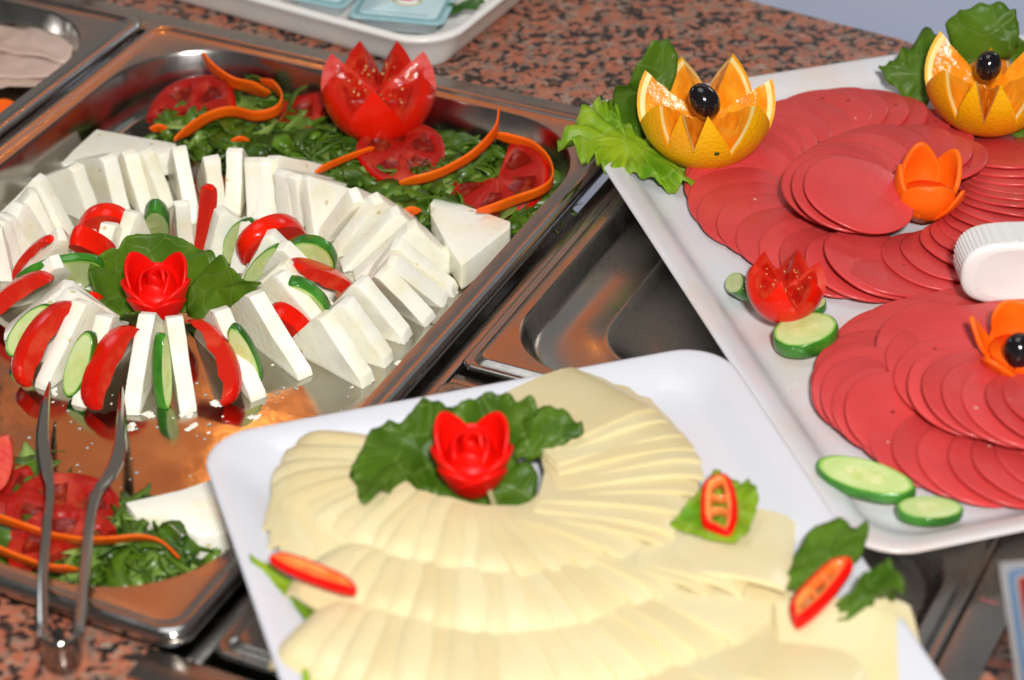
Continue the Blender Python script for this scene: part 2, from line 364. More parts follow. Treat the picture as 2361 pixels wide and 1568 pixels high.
def lid(u0, v0, w_, h_, label):
    root = empty('pan_lid', fr(u0, v0)(w_/2, h_/2, .001)); tag(root, label, 'pan lid', 'steel lids over the empty pans')
    F = fr(u0, v0); n = 10; R = lambda i, r_: rrin(w_, h_, i, r_, n)
    rings('lid_rim', F, [(R(.001, .006), .0030), (R(0, .007), .0046), (R(.0012, .006), .0062), (R(.0034, .006), .0054), (R(.0050, .006), .0050), (R(.0066, .006), .0072), (R(.009, .006), .0076), (R(.013, .042), .0074)], M['steel_dull'], root, cap=False)
    rings('lid_well', F, [(R(.013, .042), .0074), (R(.0145, .042), .0060), (R(.018, .042), -.004), (R(.021, .042), -.0060), (R(.046, .035), -.0065), (R(.048, .034), -.0050), (R(.050, .033), -.0050), (R(.053, .032), -.0095), (R(.070, .025), -.0100)], [M['steel_dull']], root)
lid(.0105, .2480, .290, .245, 'square edged steel pan lid behind the cheese plate, its recess empty')
lid(.0105, .0060, .290, .2280, 'steel pan lid underneath the yellow cheese plate, near the price card')

# ------------------------------------------------------------------ plates
def plate_frame(tl, ref, sign):
    """tl corner, ref = point along the top edge; plate runs towards the camera"""
    x = (ref-tl); x.z = 0; x.normalize(); y = V((x.y, -x.x, 0))*sign
    return lambda u, v, z: V((tl.x, tl.y, 0))+x*u+y*v+V((0, 0, z))
def plate(name, F, w_, h_, z0, r, label, lip=.010, edge=.0035, dip=.0075, ring=.030, pm=None):
    n = 14; R = lambda i, rr_: rrin(w_, h_, i, rr_, n); zr = z0+lip
    return tag(rings(name, F, [(R(.040, r*.7), z0-.0045), (R(.022, r*.8), z0-.0045), (R(.016, r*.9), z0-.001), (R(.003, r), zr-edge), (R(0, r), zr-edge*.55), (R(.0008, r), zr-edge*.12), (R(.003, r-.001), zr), (R(.006, r-.002), zr-.0006), (R(.016, r-.003), zr-.0036), (R(ring, r-.004), z0+.0012), (R(ring+.012, r*.8), z0), (R(ring+.03, r*.6), z0)], pm or M['plate'], sub=1), label, 'plate', 'white rectangular serving plates')
# yellow cheese plate
CZ = .0235
Fc = plate_frame(at(449, 1006, .034), at(1640, 786, .034), 1)
plate('serving_plate', Fc, .2630, .40, CZ, .026, 'white rectangular porcelain plate holding the fans of yellow cheese', lip=.0105, ring=.026)
SZ = .0145
sl = at(1296, 240, .024); sb = at(1983, 1297, .024)
Fs0 = plate_frame(sb, sl, 1)      # u runs up the left edge from the near corner, v to the right
plate('serving_plate', Fs0, (sl-sb).length, .40, SZ, .030, 'white rectangular porcelain plate holding two spirals of red sausage slices', lip=.0095, ring=.018, pm=M['plate_used'])

# ------------------------------------------------------------------ white cheese
def rough(o, amp=.00055):
    bm = bmesh.new(); bm.from_mesh(o.data); bmesh.ops.triangulate(bm, faces=[f for f in bm.faces if len(f.verts) > 4])
    for _ in range(2):
        bmesh.ops.subdivide_edges(bm, edges=[e for e in bm.edges if e.calc_length() > .005], cuts=1, use_grid_fill=True)
    s_ = R_.random()*9
    for v in bm.verts:
        p = v.co*150+V((s_, s_, s_)); v.co += noise.noise_vector(p)*amp+noise.noise_vector(p*3.1)*amp*.45
    bm.to_mesh(o.data); bm.free()
    for p in o.data.polygons: p.use_smooth = True
    o.data.set_sharp_from_angle(angle=rad(42))
def wedge(name, A, E, h, back, t, label, group, z0=ZF, I=None, tip=.004, blunt=.003):
    """triangular slab standing on its long side: A = apex pixel, E = outer foot pixel, or I = inner foot pixel"""
    a = at(A[0], A[1], z0+h); foot = V((a.x, a.y, z0))
    if E is not None:
        e = at(E[0], E[1], z0); d = (e-foot).normalized()
        i = at(I[0], I[1], z0) if I is not None else foot-d*back
    else:
        i = at(I[0], I[1], z0); d = (foot-i); d.z = 0; d.normalize(); e = foot+d*back
    dd = (e-i).normalized()
    # corners: inner foot, blunt apex, outer end slightly cut
    pts = [i, i+V((0, 0, .002)), a-dd*blunt-V((0, 0, .0012)), a+dd*blunt*.6, e-dd*.0012+V((0, 0, tip)), e]
    # ragged, hand-cut edge
    j = lambda s: V((R_.uniform(-s, s), R_.uniform(-s, s), 0))
    pts = [p+j(.0006) for p in pts]
    o = prism(name, pts, t*R_.uniform(.90, 1.04), M['feta'], bevel=.0007)
    rough(o)
    tag(o, label, 'cheese slice', group); return o
GI = 'white cheese triangles of the inner ring around the red rose'
inner = [((340, 722), (306, 958), None), ((183+57, 725), (183, 936), None), ((187, 692), (95, 900), None), ((165, 668), (32, 850), None), ((152, 652), (8, 775), None),
 ((130, 607), (-12, 712), (198, 652)), ((141, 543), (50, 640), (205, 605)), ((198.5, 528), None, (252, 598)), ((249, 514), None, (300, 588)), ((309, 486), None, (352, 580)),
 ((419, 464), None, (431, 585)), ((509, 482), None, (472, 610)), ((566, 506), None, (530, 622)), ((621, 536), None, (553, 650)), ((653, 566), (770, 690), (592, 650)),
 ((655, 602), (782, 740), None), ((645, 628), (786, 806), None), ((588, 676), (705, 874), (524, 726)), ((509, 712), (597, 923), None), ((400, 729), (434, 953), None)]
for k, (A, E, I) in enumerate(inner):
    lab = 'white cheese triangle, %s of the inner ring clockwise from below the red rose' % ordi(k+1)
    wedge('white_cheese_slice', A, E, .033, .030, .0094, lab, GI, I=I)
GO = 'white cheese triangles of the long outer arc'
outer = [((-8, 520), None, (32, 640)), ((4, 505), None, (48, 610)), ((16, 493), None, (74, 592)), ((44, 466), None, (108, 560)), ((73, 438), None, (135, 550)), ((88, 408), None, (166, 540)),
 ((172, 381), (60, 440), (228, 512)), ((246, 360), (150, 388), (288, 500)), ((298, 348), None, (343, 500)), ((340, 346), None, (390, 480)), ((414, 339), None, (450, 517)), ((486, 362), None, (506, 500)),
 ((541, 343), None, (536, 500)), ((584, 366), None, (588, 508)), ((606, 365), None, (610, 510)), ((627, 360), (760, 400), (632, 512)), ((652, 394), (770, 425), (655, 520)), ((673, 400), (800, 440), (678, 525)),
 ((704, 405), (860, 470), (716, 545)), ((822, 451), (925, 505), (738, 548)), ((872, 458), (975, 530), (769, 582)), ((912, 484), (1010, 580), (786, 620)), ((952, 517), (1054, 618), (816, 640)),
 ((914, 562), (1053, 676), (842, 648)), ((903, 608), (1025, 702), (846, 655)), ((879, 630), (992, 750), (842, 655)), ((828, 648), (944, 784), (752, 725)), ((800, 692), (900, 841), (690, 775)), ((745, 724), (850, 888), (672, 792))]
for k, (A, E, I) in enumerate(outer):
    lab = 'white cheese triangle, %s along the outer arc clockwise from the left edge' % ordi(k+1)
    wedge('white_cheese_slice', A, E, .034, .028, .0094, lab, GO, I=I, tip=.006)

def chunk(pts, z, t, label, m_=None, name='cheese_chunk', cat='cheese piece', **k):
    P = [at(x, y, z) for x, y in pts]; P = [p-V((0, 0, t/2)) for p in P]
    return tag(prism(name, P, t, m_ or M['feta'], bevel=.0012, **k), label, cat, 'large loose cheese pieces in the pan')
chunk([(222, 297), (407, 330), (404, 352), (300, 372), (147, 385), (142, 374), (168, 346)], ZF+.016, .014, 'large flat white cheese wedge lying behind the ring, near the pan wall')
chunk([(1000, 456), (1024, 455), (1178, 510), (1176, 525), (1073, 606), (1062, 612), (1020, 545), (992, 492), (1003, 478), (990, 470)], ZF+.018, .016, 'large white cheese piece beside the salad at the right pan wall')
chunk([(288, 1158), (420, 1128), (500, 1100), (560, 1190), (545, 1228), (455, 1236), (380, 1195), (312, 1190)], ZF+.018, .015, 'broken white cheese piece partly under the corner of the yellow cheese plate')

# crumbs and whey droplets in the pan
bmv, bmf = [], []
def crumb(c, s):
    b0 = len(bmv)
    for q in ((1, 0, 0), (0, 1, 0), (-1, 0, 0), (0, -1, 0), (0, 0, .7), (.6, .6, .35)): bmv.append(c+V(q)*s*R_.uniform(.6, 1.2))
    for f_ in ((0, 5, 4), (5, 1, 4), (1, 2, 4), (2, 3, 4), (3, 0, 4), (0, 1, 5)): bmf.append([b0+i for i in f_])
for k in range(45):
    a = R_.uniform(0, 6.28); rr_ = R_.gauss(1, .12); x = 470+rr_*450*math.cos(a); y = 670+rr_*290*math.sin(a)
    if y < 500: continue
    crumb(at(x, y, ZF), R_.uniform(.0005, .0012))
for x, y in ((925, 842), (1010, 790), (590, 958), (505, 930), (118, 905), (430, 960), (345, 958), (1042, 672), (640, 1000), (300, 985), (440, 985)):
    for j in range(4): crumb(at(x+R_.uniform(-12, 12), y+R_.uniform(-6, 6), ZF), R_.uniform(.0015, .003))
tag(mk('cheese_crumbs', bmv, bmf, M['feta'], smooth=False), 'small white cheese crumbs scattered over the wet pan floor', 'crumbs', kind='stuff')

# ------------------------------------------------------------------ standing tomato and cucumber slices
def tomato_cut(C1, Mi, C2, label, t=.009, group='tomato wedges between the white cheese triangles', sag=.30, name='tomato_slice'):
    """half-moon of tomato through three (px,py,height) points; skin round the bow, flesh on the faces"""
    a, m_, b = [at(x, y, ZF+z) for x, y, z in (C1, Mi, C2)]
    ch = (a+b)/2; bow = m_-ch
    out = []; inn = []; n = 14
    for k in range(n+1):
        q = math.pi*k/n; out.append(ch+(a-b)/2*math.cos(q)+bow*math.sin(q)**.8)
    for k in range(1, n):
        q = math.pi*(n-k)/n; inn.append(ch+(a-b)/2*math.cos(q)*.98+bow*(sag*math.sin(q))*(1+.18*math.sin(k*2.1)))
    pts = out+inn; L = len(pts)
    nn = bow.cross(a-b).normalized(); vs = []; fs = []; idx = []
    # rim is rounded: three layers
    for s, sc_ in ((-.5, .93), (-.25, 1), (.25, 1), (.5, .93)):
        for k, p in enumerate(pts):
            p2 = ch+bow*.4+(p-ch-bow*.4)*(sc_ if k <= n else 1); vs.append(p2+nn*t*s)
    for l in range(3):
        for k in range(L):
            fs.append([l*L+k, l*L+(k+1) % L, (l+1)*L+(k+1) % L, (l+1)*L+k]); idx.append(0 if k < n else 1)
    # faces as strips between bow and inner line
    for base, fl in ((0, 0), (3*L, 1)):
        for k in range(n):
            o1, o2 = base+k, base+k+1
            i1 = base+(L-k) if k > 0 else base; i2 = base+(L-k-1) if k < n-1 else base+n
            f_ = [o1, o2] + ([i2] if i2 != o2 else []) + ([i1] if i1 != o1 else [])
            if len(f_) > 2: fs.append(f_); idx.append(1)
    return tag(mk(name, vs, fs, [M['tskin'], M['tflesh']], idx=idx, smooth=True, sharp=60), label, 'tomato slice', group)
T = tomato_cut
T((308, 755, .027), (224, 825, .024), (218, 946, .002), 'broad red tomato wedge leaning left of the front cheese triangle, under the rose', t=.013)
T((432, 742, .028), (540, 815, .021), (514, 935, .002), 'red tomato wedge curving right of the front cheese triangle, beside its dark reflection', t=.010, sag=.42)
T((172, 698, .028), (64, 770, .025), (60, 893, .002), 'long red tomato wedge standing above the left tong arm', t=.012)
T((122, 644, .028), (20, 655, .024), (-18, 745, .002), 'red tomato wedge cut by the left edge of the picture', t=.012, sag=.15)
T((124, 553, .030), (62, 575, .022), (36, 645, .002), 'thin red tomato slice behind the broad cheese triangle at far left', t=.008)
T((162, 545, .037), (218, 556, .035), (264, 600, .016), 'wet red tomato slice left of the big leaf, above a cucumber slice', t=.012, sag=-.25)
T((176, 545, .012), (246, 479, .034), (312, 552, .010), 'arched red tomato slice behind the leaf at the upper left of the ring', t=.010)
T((474, 436, .036), (488, 470, .026), (458, 578, .004), 'narrow red tomato slice seen edge on, behind the top of the leaf', t=.009, sag=.1)
T((552, 602, .008), (614, 515, .034), (702, 535, .008), 'arched red tomato slice at the upper right of the inner ring', t=.010)
T((676, 610, .030), (765, 622, .020), (812, 668, .004), 'red tomato wedge lying right of the inner ring between two cucumber slices', t=.014, sag=-.45)
T((622, 710, .022), (690, 740, .018), (708, 790, .002), 'small red tomato tip showing between two cheese triangles at lower right', t=.010, sag=-.3)
T((197, 690, .016), (225, 693, .016), (240, 715, .006), 'scrap of red tomato half hidden left of the leaf', t=.008)

def cuke(c, a, b, t, label, group='cucumber slices', z0=None, name='cucumber_slice'):
    """slice through centre c with half axes to a and b, all (px,py,z)"""
    c, a, b = [at(*q) for q in (c, a, b)]; A = a-c; B = b-c; n_ = A.cross(B).normalized(); N_ = 40
    vs = []; fs = []; idx = []
    prof = [(0, .5), (.45, .5), (.86, .5), (.93, .5), (.985, .42), (1, .15), (1, -.15), (.985, -.42), (.93, -.5), (.86, -.5), (.45, -.5), (0, -.5)]
    mi = [3, 1, 2, 0, 0, 0, 0, 0, 2, 1, 3]
    for r_, h in prof[1:-1]:
        for k in range(N_):
            q = 2*math.pi*k/N_; wob = 1+.012*math.sin(3*q+1)+.008*math.sin(11*q)
            vs.append(c+(A*math.cos(q)+B*math.sin(q))*r_*wob+n_*h*t)
    for l in range(len(prof)-3):
        for k in range(N_): fs.append([l*N_+k, l*N_+(k+1) % N_, (l+1)*N_+(k+1) % N_, (l+1)*N_+k]); idx.append(mi[l+1])
    fs += [list(range(N_)), list(range((len(prof)-3)*N_, (len(prof)-2)*N_))]; idx += [3, 3]
    return tag(mk(name, vs, fs, [M['peel'], M['cflesh'], M['cring'], M['cseed']], idx=idx, sharp=45), label, 'cucumber slice', group)
Z = lambda h: ZF+h
GC = 'cucumber slices standing among the white cheese'
cuke((374, 858, Z(.016)), (370, 768, Z(.034)), (386, 852, Z(.015)), .006, 'narrow cucumber slice seen edge on between the two front cheese triangles', GC)
cuke((566, 815, Z(.017)), (548, 752, Z(.032)), (600, 840, Z(.012)), .006, 'cucumber slice peeping out right of the front tomato wedge', GC)
cuke((185, 840, Z(.017)), (214, 765, Z(.032)), (205, 862, Z(.014)), .006, 'cucumber slice standing just left of the broad front tomato wedge', GC)
cuke((70, 762, Z(.017)), (118, 703, Z(.030)), (98, 782, Z(.014)), .005, 'cucumber slice behind the long left tomato wedge', GC)
cuke((133, 640, Z(.017)), (238, 622, Z(.019)), (152, 592, Z(.034)), .005, 'wide pale cucumber slice leaning left of the leaf', GC)
cuke((240, 575, Z(.015)), (222, 542, Z(.028)), (272, 566, Z(.015)), .006, 'dark edged cucumber slice tucked between cheese and leaf at upper left', GC)
cuke((362, 508, Z(.017)), (360, 472, Z(.033)), (392, 512, Z(.015)), .009, 'olive green cucumber slice behind the top of the leaf', GC)
cuke((552, 556, Z(.017)), (574, 505, Z(.033)), (578, 570, Z(.016)), .006, 'cucumber slice standing with its dark peel arched over a cheese triangle', GC)
cuke((712, 600, Z(.017)), (722, 549, Z(.033)), (777, 614, Z(.015)), .007, 'large round pale cucumber slice facing forward at the right of the ring', GC)
cuke((604, 610, Z(.016)), (646, 566, Z(.031)), (616, 626, Z(.012)), .004, 'thin wet cucumber slice between two cheese triangles right of the leaf', GC)
cuke((706, 690, Z(.016)), (682, 645, Z(.030)), (756, 700, Z(.014)), .008, 'thick cucumber slice with dark peel below the right tomato wedge', GC)
cuke((208, 690, Z(.010)), (180, 670, Z(.018)), (232, 692, Z(.012)), .004, 'sliver of cucumber lying half hidden left of the leaf', GC)
# on the plates
GP = 'cucumber slices on the sausage plate'
cuke((1857, 773, SZ+.010), (1933, 765, SZ+.0125), (1862, 733, SZ+.012), .009, 'thick round cucumber slice on the plate in front of the small tomato crown', GP)
cuke((1708, 662, SZ+.008), (1722, 640, SZ+.012), (1690, 650, SZ+.004), .009, 'cucumber slice mostly hidden behind the left of the small tomato crown', GP)
cuke((1888, 706, SZ+.004), (1896, 716, SZ+.005), (1872, 716, SZ+.004), .004, 'green cucumber scrap under the right side of the small tomato crown', GP)
cuke((1994, 1106, SZ+.010), (2107, 1142, SZ+.009), (2022, 1075, SZ+.012), .007, 'long oval cucumber slice cut at a slant, in the near plate corner', GP)
cuke((2143, 1179, SZ+.007), (2221, 1182, SZ+.007), (2143, 1152, SZ+.007), .005, 'small thin oval cucumber slice nearest the plate edge', GP)

# ------------------------------------------------------------------ leaves
def leaf(name, c, outline, label, cat, m_='leaf', ruffle=.003, jag=.045, rnd=5, rib=None, parent=None, group=None, thick=.0005, dens=7, seed=1, curl=0):
    """blade between a centre and an outline of (px,py,z) points, ruffled towards the margin"""
    cc = at(*c); out = crom([at(*p) for p in outline], dens, True); n = len(out); rings_ = 9
    vs = [cc]; fs = []; rnd_ = random.Random(seed)
    for r_ in range(1, rings_+1):
        q = r_/rings_
        for k, p in enumerate(out):
            e = p-cc; jj = 1+(jag*noise.noise(V((k*.55, seed, 0)))+jag*.6*noise.noise(V((k*1.7, seed, 3))))*q**3
            x = cc+e*q*jj
            x.z += ruffle*q*q*(noise.noise(V((k*.22, q*2, seed*3)))*1.9+.35*noise.noise(V((k*.55, q*3, seed)))) + .0012*noise.noise(x*120)
            x.z += curl*(q-q*q)*4
            vs.append(x)
    for k in range(n): fs.append([0, 1+k, 1+(k+1) % n])
    for r_ in range(rings_-1):
        for k in range(n): fs.append([1+r_*n+k, 1+r_*n+(k+1) % n, 1+(r_+1)*n+(k+1) % n, 1+(r_+1)*n+k])
    o = mk(name, vs, fs, M[m_], parent, solid=thick)
    if label: tag(o, label, cat, group)
    return o
LG = 'green garnish leaves'
zr = Z(.026)
# three blades around the rose in the cheese ring
lf = empty('garnish_leaf', at(420, 700, Z(.012))); tag(lf, 'broad dark green leaf wrapped around the red rose in the white cheese ring', 'leaf', LG)
leaf('blade', (300, 640, Z(.010)), [(205, 635, Z(.026)), (215, 600, Z(.028)), (262, 572, Z(.030)), (300, 545, Z(.032)), (360, 538, Z(.032)), (400, 545, Z(.032)), (450, 565, Z(.030)), (498, 600, Z(.028)), (500, 690, Z(.012)), (450, 725, Z(.004)), (380, 715, Z(.003)), (320, 720, Z(.004)), (272, 722, Z(.008)), (235, 700, Z(.014))], None, None, parent=lf, ruffle=.002, seed=2, jag=.015)
leaf('blade', (500, 665, Z(.020)), [(502, 592, Z(.036)), (530, 612, Z(.034)), (552, 632, Z(.032)), (560, 648, Z(.030)), (600, 648, Z(.032)), (592, 665, Z(.030)), (560, 692, Z(.022)), (520, 715, Z(.012)), (450, 737, Z(.006)), (430, 710, Z(.008)), (440, 660, Z(.016))], None, None, parent=lf, ruffle=.001, seed=5, jag=.015)
leaf('blade', (315, 735, Z(.022)), [(275, 733, Z(.030)), (312, 721, Z(.033)), (326, 724, Z(.031)), (326, 748, Z(.012)), (300, 745, Z(.014))], None, None, parent=lf, ruffle=.001, seed=8, jag=.02)
# leaf around the rose on the cheese plate
cz = CZ
lf = empty('garnish_leaf', at(1090, 1120, cz)); tag(lf, 'broad green leaf with pale stem around the red rose on the yellow cheese plate', 'leaf', LG)
leaf('blade', (965, 1040, cz+.020), [(806, 1092, cz+.022), (830, 1040, cz+.026), (870, 985, cz+.028), (930, 965, cz+.030), (965, 930, cz+.032), (1010, 926, cz+.032), (1050, 940, cz+.034), (1100, 1000, cz+.025), (1120, 1100, cz+.010), (1050, 1140, cz+.006), (985, 1130, cz+.012), (900, 1140, cz+.020), (835, 1156, cz+.024), (822, 1120, cz+.022)], None, None, parent=lf, ruffle=.004, seed=11, jag=.015)
leaf('blade', (1130, 990, cz+.022), [(1045, 945, cz+.034), (1095, 915, cz+.036), (1150, 908, cz+.037), (1200, 915, cz+.037), (1238, 930, cz+.036), (1230, 975, cz+.030), (1200, 1020, cz+.020), (1150, 1050, cz+.012), (1090, 1040, cz+.012), (1050, 1000, cz+.024)], None, None, parent=lf, ruffle=.004, seed=12, jag=.015)
leaf('blade', (1255, 1000, cz+.024), [(1195, 985, cz+.024), (1240, 935, cz+.030), (1290, 945, cz+.030), (1330, 970, cz+.028), (1346, 995, cz+.026), (1320, 1015, cz+.023), (1260, 1045, cz+.018), (1220, 1062, cz+.014), (1190, 1060, cz+.014), (1180, 1020, cz+.018)], None, None, m_='leaf', parent=lf, ruffle=.003, seed=13, jag=.012)
leaf('blade', (1130, 1140, cz+.006), [(985, 1110, cz+.012), (1060, 1090, cz+.010), (1150, 1050, cz+.012), (1200, 1060, cz+.014), (1237, 1090, cz+.012), (1230, 1150, cz+.005), (1160, 1212, cz+.002), (1080, 1195, cz+.004), (1010, 1170, cz+.006), (975, 1145, cz+.010)], None, None, parent=lf, ruffle=.002, seed=14, jag=.012)
ribbon('stem', [at(1152, 1213, cz+.003), at(1142, 1175, cz+.008), at(1128, 1130, cz+.014), at(1120, 1090, cz+.020)], .0032, .0030, M['stem'], lf, taper=False)

# lettuce under the two orange flowers
l1 = empty('lettuce_leaf', at(1450, 330, SZ)); tag(l1, 'bright green frilled lettuce leaf under the orange flower at the plate corner', 'lettuce leaf', LG)
s_ = SZ
leaf('blade', (1450, 320, s_+.014), [(1285, 322, s_+.020), (1330, 275, s_+.022), (1385, 235, s_+.022), (1410, 240, s_+.020), (1470, 300, s_+.012), (1520, 360, s_+.006), (1600, 390, s_+.004), (1632, 405, s_+.006), (1600, 430, s_+.007), (1535, 428, s_+.006), (1460, 405, s_+.006), (1395, 392, s_+.008), (1365, 370, s_+.011), (1340, 362, s_+.012)], None, None, 'lettuce', .009, .05, parent=l1, seed=21, dens=9)
leaf('blade', (1500, 200, s_+.040), [(1412, 238, s_+.024), (1450, 180, s_+.045), (1490, 120, s_+.060), (1535, 90, s_+.066), (1562, 130, s_+.056), (1550, 200, s_+.040), (1500, 300, s_+.015), (1460, 320, s_+.010)], None, None, 'leaf', .004, .03, parent=l1, seed=22)
l2 = empty('lettuce_leaf', at(2250, 250, SZ)); tag(l2, 'dark green lettuce leaf spread behind the orange flower at the top right corner', 'lettuce leaf', LG)
leaf('blade', (2120, 170, s_+.018), [(2026, 150, s_+.020), (2060, 140, s_+.022), (2090, 110, s_+.026), (2140, 70, s_+.034), (2180, 120, s_+.030), (2160, 230, s_+.008), (2130, 245, s_+.006), (2080, 215, s_+.010), (2050, 190, s_+.014)], None, None, 'leaf', .005, .05, parent=l2, seed=23)
leaf('blade', (2270, 70, s_+.050), [(2180, 55, s_+.048), (2230, 20, s_+.058), (2290, 8, s_+.062), (2340, 30, s_+.058), (2350, 70, s_+.050), (2330, 130, s_+.035), (2220, 140, s_+.030)], None, None, 'leaf', .004, .04, parent=l2, seed=24)
leaf('blade', (2365, 120, s_+.030), [(2325, 100, s_+.036), (2365, 85, s_+.040), (2420, 100, s_+.038), (2420, 180, s_+.020), (2340, 160, s_+.024)], None, None, 'leaf', .004, .04, parent=l2, seed=25)
leaf('blade', (2350, 300, s_+.006), [(2310, 285, s_+.010), (2350, 270, s_+.012), (2420, 290, s_+.012), (2420, 330, s_+.004), (2345, 318, s_+.004)], None, None, 'leaf', .003, .06, parent=l2, seed=26)
# small leaves with pepper rings
c_ = CZ+.004
leaf('garnish_leaf', (665, 1340, c_+.004), [(578, 1283, c_+.007), (620, 1305, c_+.006), (700, 1350, c_+.005), (768, 1385, c_+.006), (745, 1405, c_+.004), (715, 1436, c_+.003), (685, 1405, c_+.002), (630, 1350, c_+.003), (590, 1315, c_+.004)], 'small green leaf under the red pepper ring at the left of the yellow cheese', 'leaf', 'lettuce', group=LG, seed=31, ruffle=.002)
leaf('garnish_leaf', (1650, 1180, c_+.01+.004), [(1545, 1208, c_+.01+.004), (1590, 1160, c_+.01+.006), (1640, 1095, c_+.01+.006), (1655, 1085, c_+.01+.008), (1690, 1105, c_+.01+.006), (1715, 1112, c_+.01+.008), (1728, 1105, c_+.01+.011), (1748, 1145, c_+.01+.010), (1735, 1200, c_+.01+.008), (1708, 1245, c_+.01+.006), (1640, 1243, c_+.01+.004), (1580, 1225, c_+.01+.003)], 'green leaf lying under the red pepper ring on the far side of the cheese fans', 'leaf', 'lettuce', group=LG, seed=32, ruffle=.002)
leaf('garnish_leaf', (1900, 1290, c_+.012), [(1812, 1362, c_+.006), (1830, 1290, c_+.010), (1860, 1235, c_+.014), (1912, 1200, c_+.016), (1960, 1207, c_+.017), (2002, 1212, c_+.017), (1990, 1270, c_+.014), (1960, 1320, c_+.010), (1890, 1360, c_+.008)], 'square cut green leaf behind the pepper ring near the price card', 'leaf', 'leaf', group=LG, seed=33, ruffle=.003)
leaf('garnish_leaf', (1990, 1370, c_+.014), [(1928, 1392, c_+.012), (1960, 1360, c_+.018), (2010, 1315, c_+.024), (2050, 1300, c_+.026), (2086, 1345, c_+.026), (2070, 1375, c_+.012), (2040, 1355, c_+.018), (2000, 1395, c_+.010), (1950, 1448, c_+.004), (1928, 1445, c_+.004), (1935, 1410, c_+.008)], 'folded green leaf hanging over the plate edge beside the price card', 'leaf', 'leaf', group=LG, seed=34, ruffle=.005)
leaf('garnish_leaf', (706, 1568, c_+.006), [(698, 1550, c_+.008), (712, 1552, c_+.008), (716, 1590, c_+.004), (700, 1590, c_+.004)], 'tiny green leaf tip at the bottom edge of the cheese plate', 'leaf', 'lettuce', group=LG, seed=35, ruffle=.001)

# ------------------------------------------------------------------ red sausage slices
def disc_mesh(seed, r=.0302, t=.0019):
    rnd_ = random.Random(seed); n = 44; vs = []; fs = []
    ph = rnd_.uniform(0, 6)
    def P(q, s, h):
        a = 2*math.pi*q/n; wv = 1+.010*math.sin(2*a+ph)+.005*math.sin(5*a+ph*2)+.004*noise.noise(V((math.cos(a)*3, math.sin(a)*3, seed)))
        x = V((math.cos(a)*r*s*wv, math.sin(a)*r*s*wv, h)); x.z += .0007*noise.noise(V((x.x*45, x.y*45, seed*2)))*(.3+s*s); return x
    prof = [(.5, t/2), (.965, t/2), (.99, t*.36), (1, t*.12), (1, -t*.15), (.99, -t*.4), (.965, -t/2), (.5, -t/2)]
    for s, h in prof: vs += [P(k, s, h) for k in range(n)]
    for l in range(len(prof)-1):
        for k in range(n): fs.append([l*n+k, l*n+(k+1) % n, (l+1)*n+(k+1) % n, (l+1)*n+k])
    c0 = len(vs); vs += [V((0, 0, t/2)), V((0, 0, -t/2))]
    for k in range(n): fs.append([c0, k, (k+1) % n]); fs.append([c0+1, (len(prof)-1)*n+(k+1) % n, (len(prof)-1)*n+k])
    me = bpy.data.meshes.new('sausage_slice'); me.from_pydata(vs, [], fs); me.materials.append(M['salami'])
    bm = bmesh.new(); bm.from_mesh(me); bmesh.ops.recalc_face_normals(bm, faces=bm.faces); bm.to_mesh(me); bm.free()
    for p in me.polygons: p.use_smooth = True
    me.set_sharp_from_angle(angle=rad(55)); return me
DM = [disc_mesh(k) for k in range(6)]
def spiral(cs, zb, lab, group, rise=0):
    P = [at(x, y, zb+.004) for x, y in cs]
    for i, p in enumerate(P):
        t = (P[min(i+1, len(P)-1)]-P[max(i-1, 0)]); t.z = 0; sp = max(.0055, t.length/(2 if 0 < i < len(P)-1 else 1)); t.normalize()
        th = math.asin(min(.30, .0021/sp)); nrm = V((0, 0, math.cos(th)))+t*math.sin(th)
        q = nrm.to_track_quat('Z', 'Y').to_matrix() @ Matrix.Rotation(R_.uniform(0, 6.28), 3, 'Z')
        o = bpy.data.objects.new('sausage_slice', DM[i % 6]); C.objects.link(o)
        p2 = V((p.x, p.y, zb+.0012+.0295*math.sin(th)+rise*i))
        mm = q.to_4x4(); mm.translation = p2; o.matrix_world = mm
        tag(o, lab % ordi(i+1), 'sausage slice', group)
spiral([(2120, 325), (2067, 297), (2020, 281), (1975, 275), (1925, 276), (1887, 283), (1843, 300), (1795, 320), (1761, 343), (1736, 365), (1722, 382), (1712, 399), (1706, 418), (1704, 440), (1711, 470),
 (1737, 504), (1780, 531), (1826, 561), (1878, 590), (1927, 612), (1985, 624), (2025, 628), (2054, 628), (2105, 622), (2160, 612), (2206, 598), (2250, 582), (2272, 567), (2291, 549), (2303, 530), (2313, 512), (2322, 494), (2330, 476), (2335, 459), (2337, 442), (2337, 424), (2334, 404), (2327, 384), (2315, 366)],
 SZ, 'red sausage slice, %s in the outer ring of the far spiral', 'sausage slices of the far spiral, outer ring')
spiral([(2152, 388), (2115, 378), (2078, 368), (2022, 374), (1975, 398), (1948, 428), (1932, 452), (1930, 472), (1950, 490), (1977, 500)],
 SZ+.0085, 'red sausage slice, %s of the stack curling inside the far spiral', 'sausage slices of the far spiral, inner stack', .0009)
spiral([(2250, 745), (2200, 757), (2150, 768), (2100, 785), (2058, 808), (2030, 836), (2016, 868), (2010, 902), (2013, 928), (2030, 945), (2058, 968), (2088, 986), (2108, 1002), (2142, 1033), (2200, 1058), (2258, 1076), (2330, 1085), (2385, 1085), (2440, 1075), (2490, 1058)],
 SZ, 'red sausage slice, %s in the outer ring of the near spiral', 'sausage slices of the near spiral, outer ring')
spiral([(2330, 790), (2290, 792), (2240, 800), (2195, 810), (2160, 824), (2182, 852), (2202, 893), (2232, 925), (2266, 942), (2308, 956), (2354, 966), (2410, 970), (2450, 965), (2490, 950), (2525, 925)],
 SZ+.0085, 'red sausage slice, %s in the inner ring of the near spiral', 'sausage slices of the near spiral, inner ring', .0003)

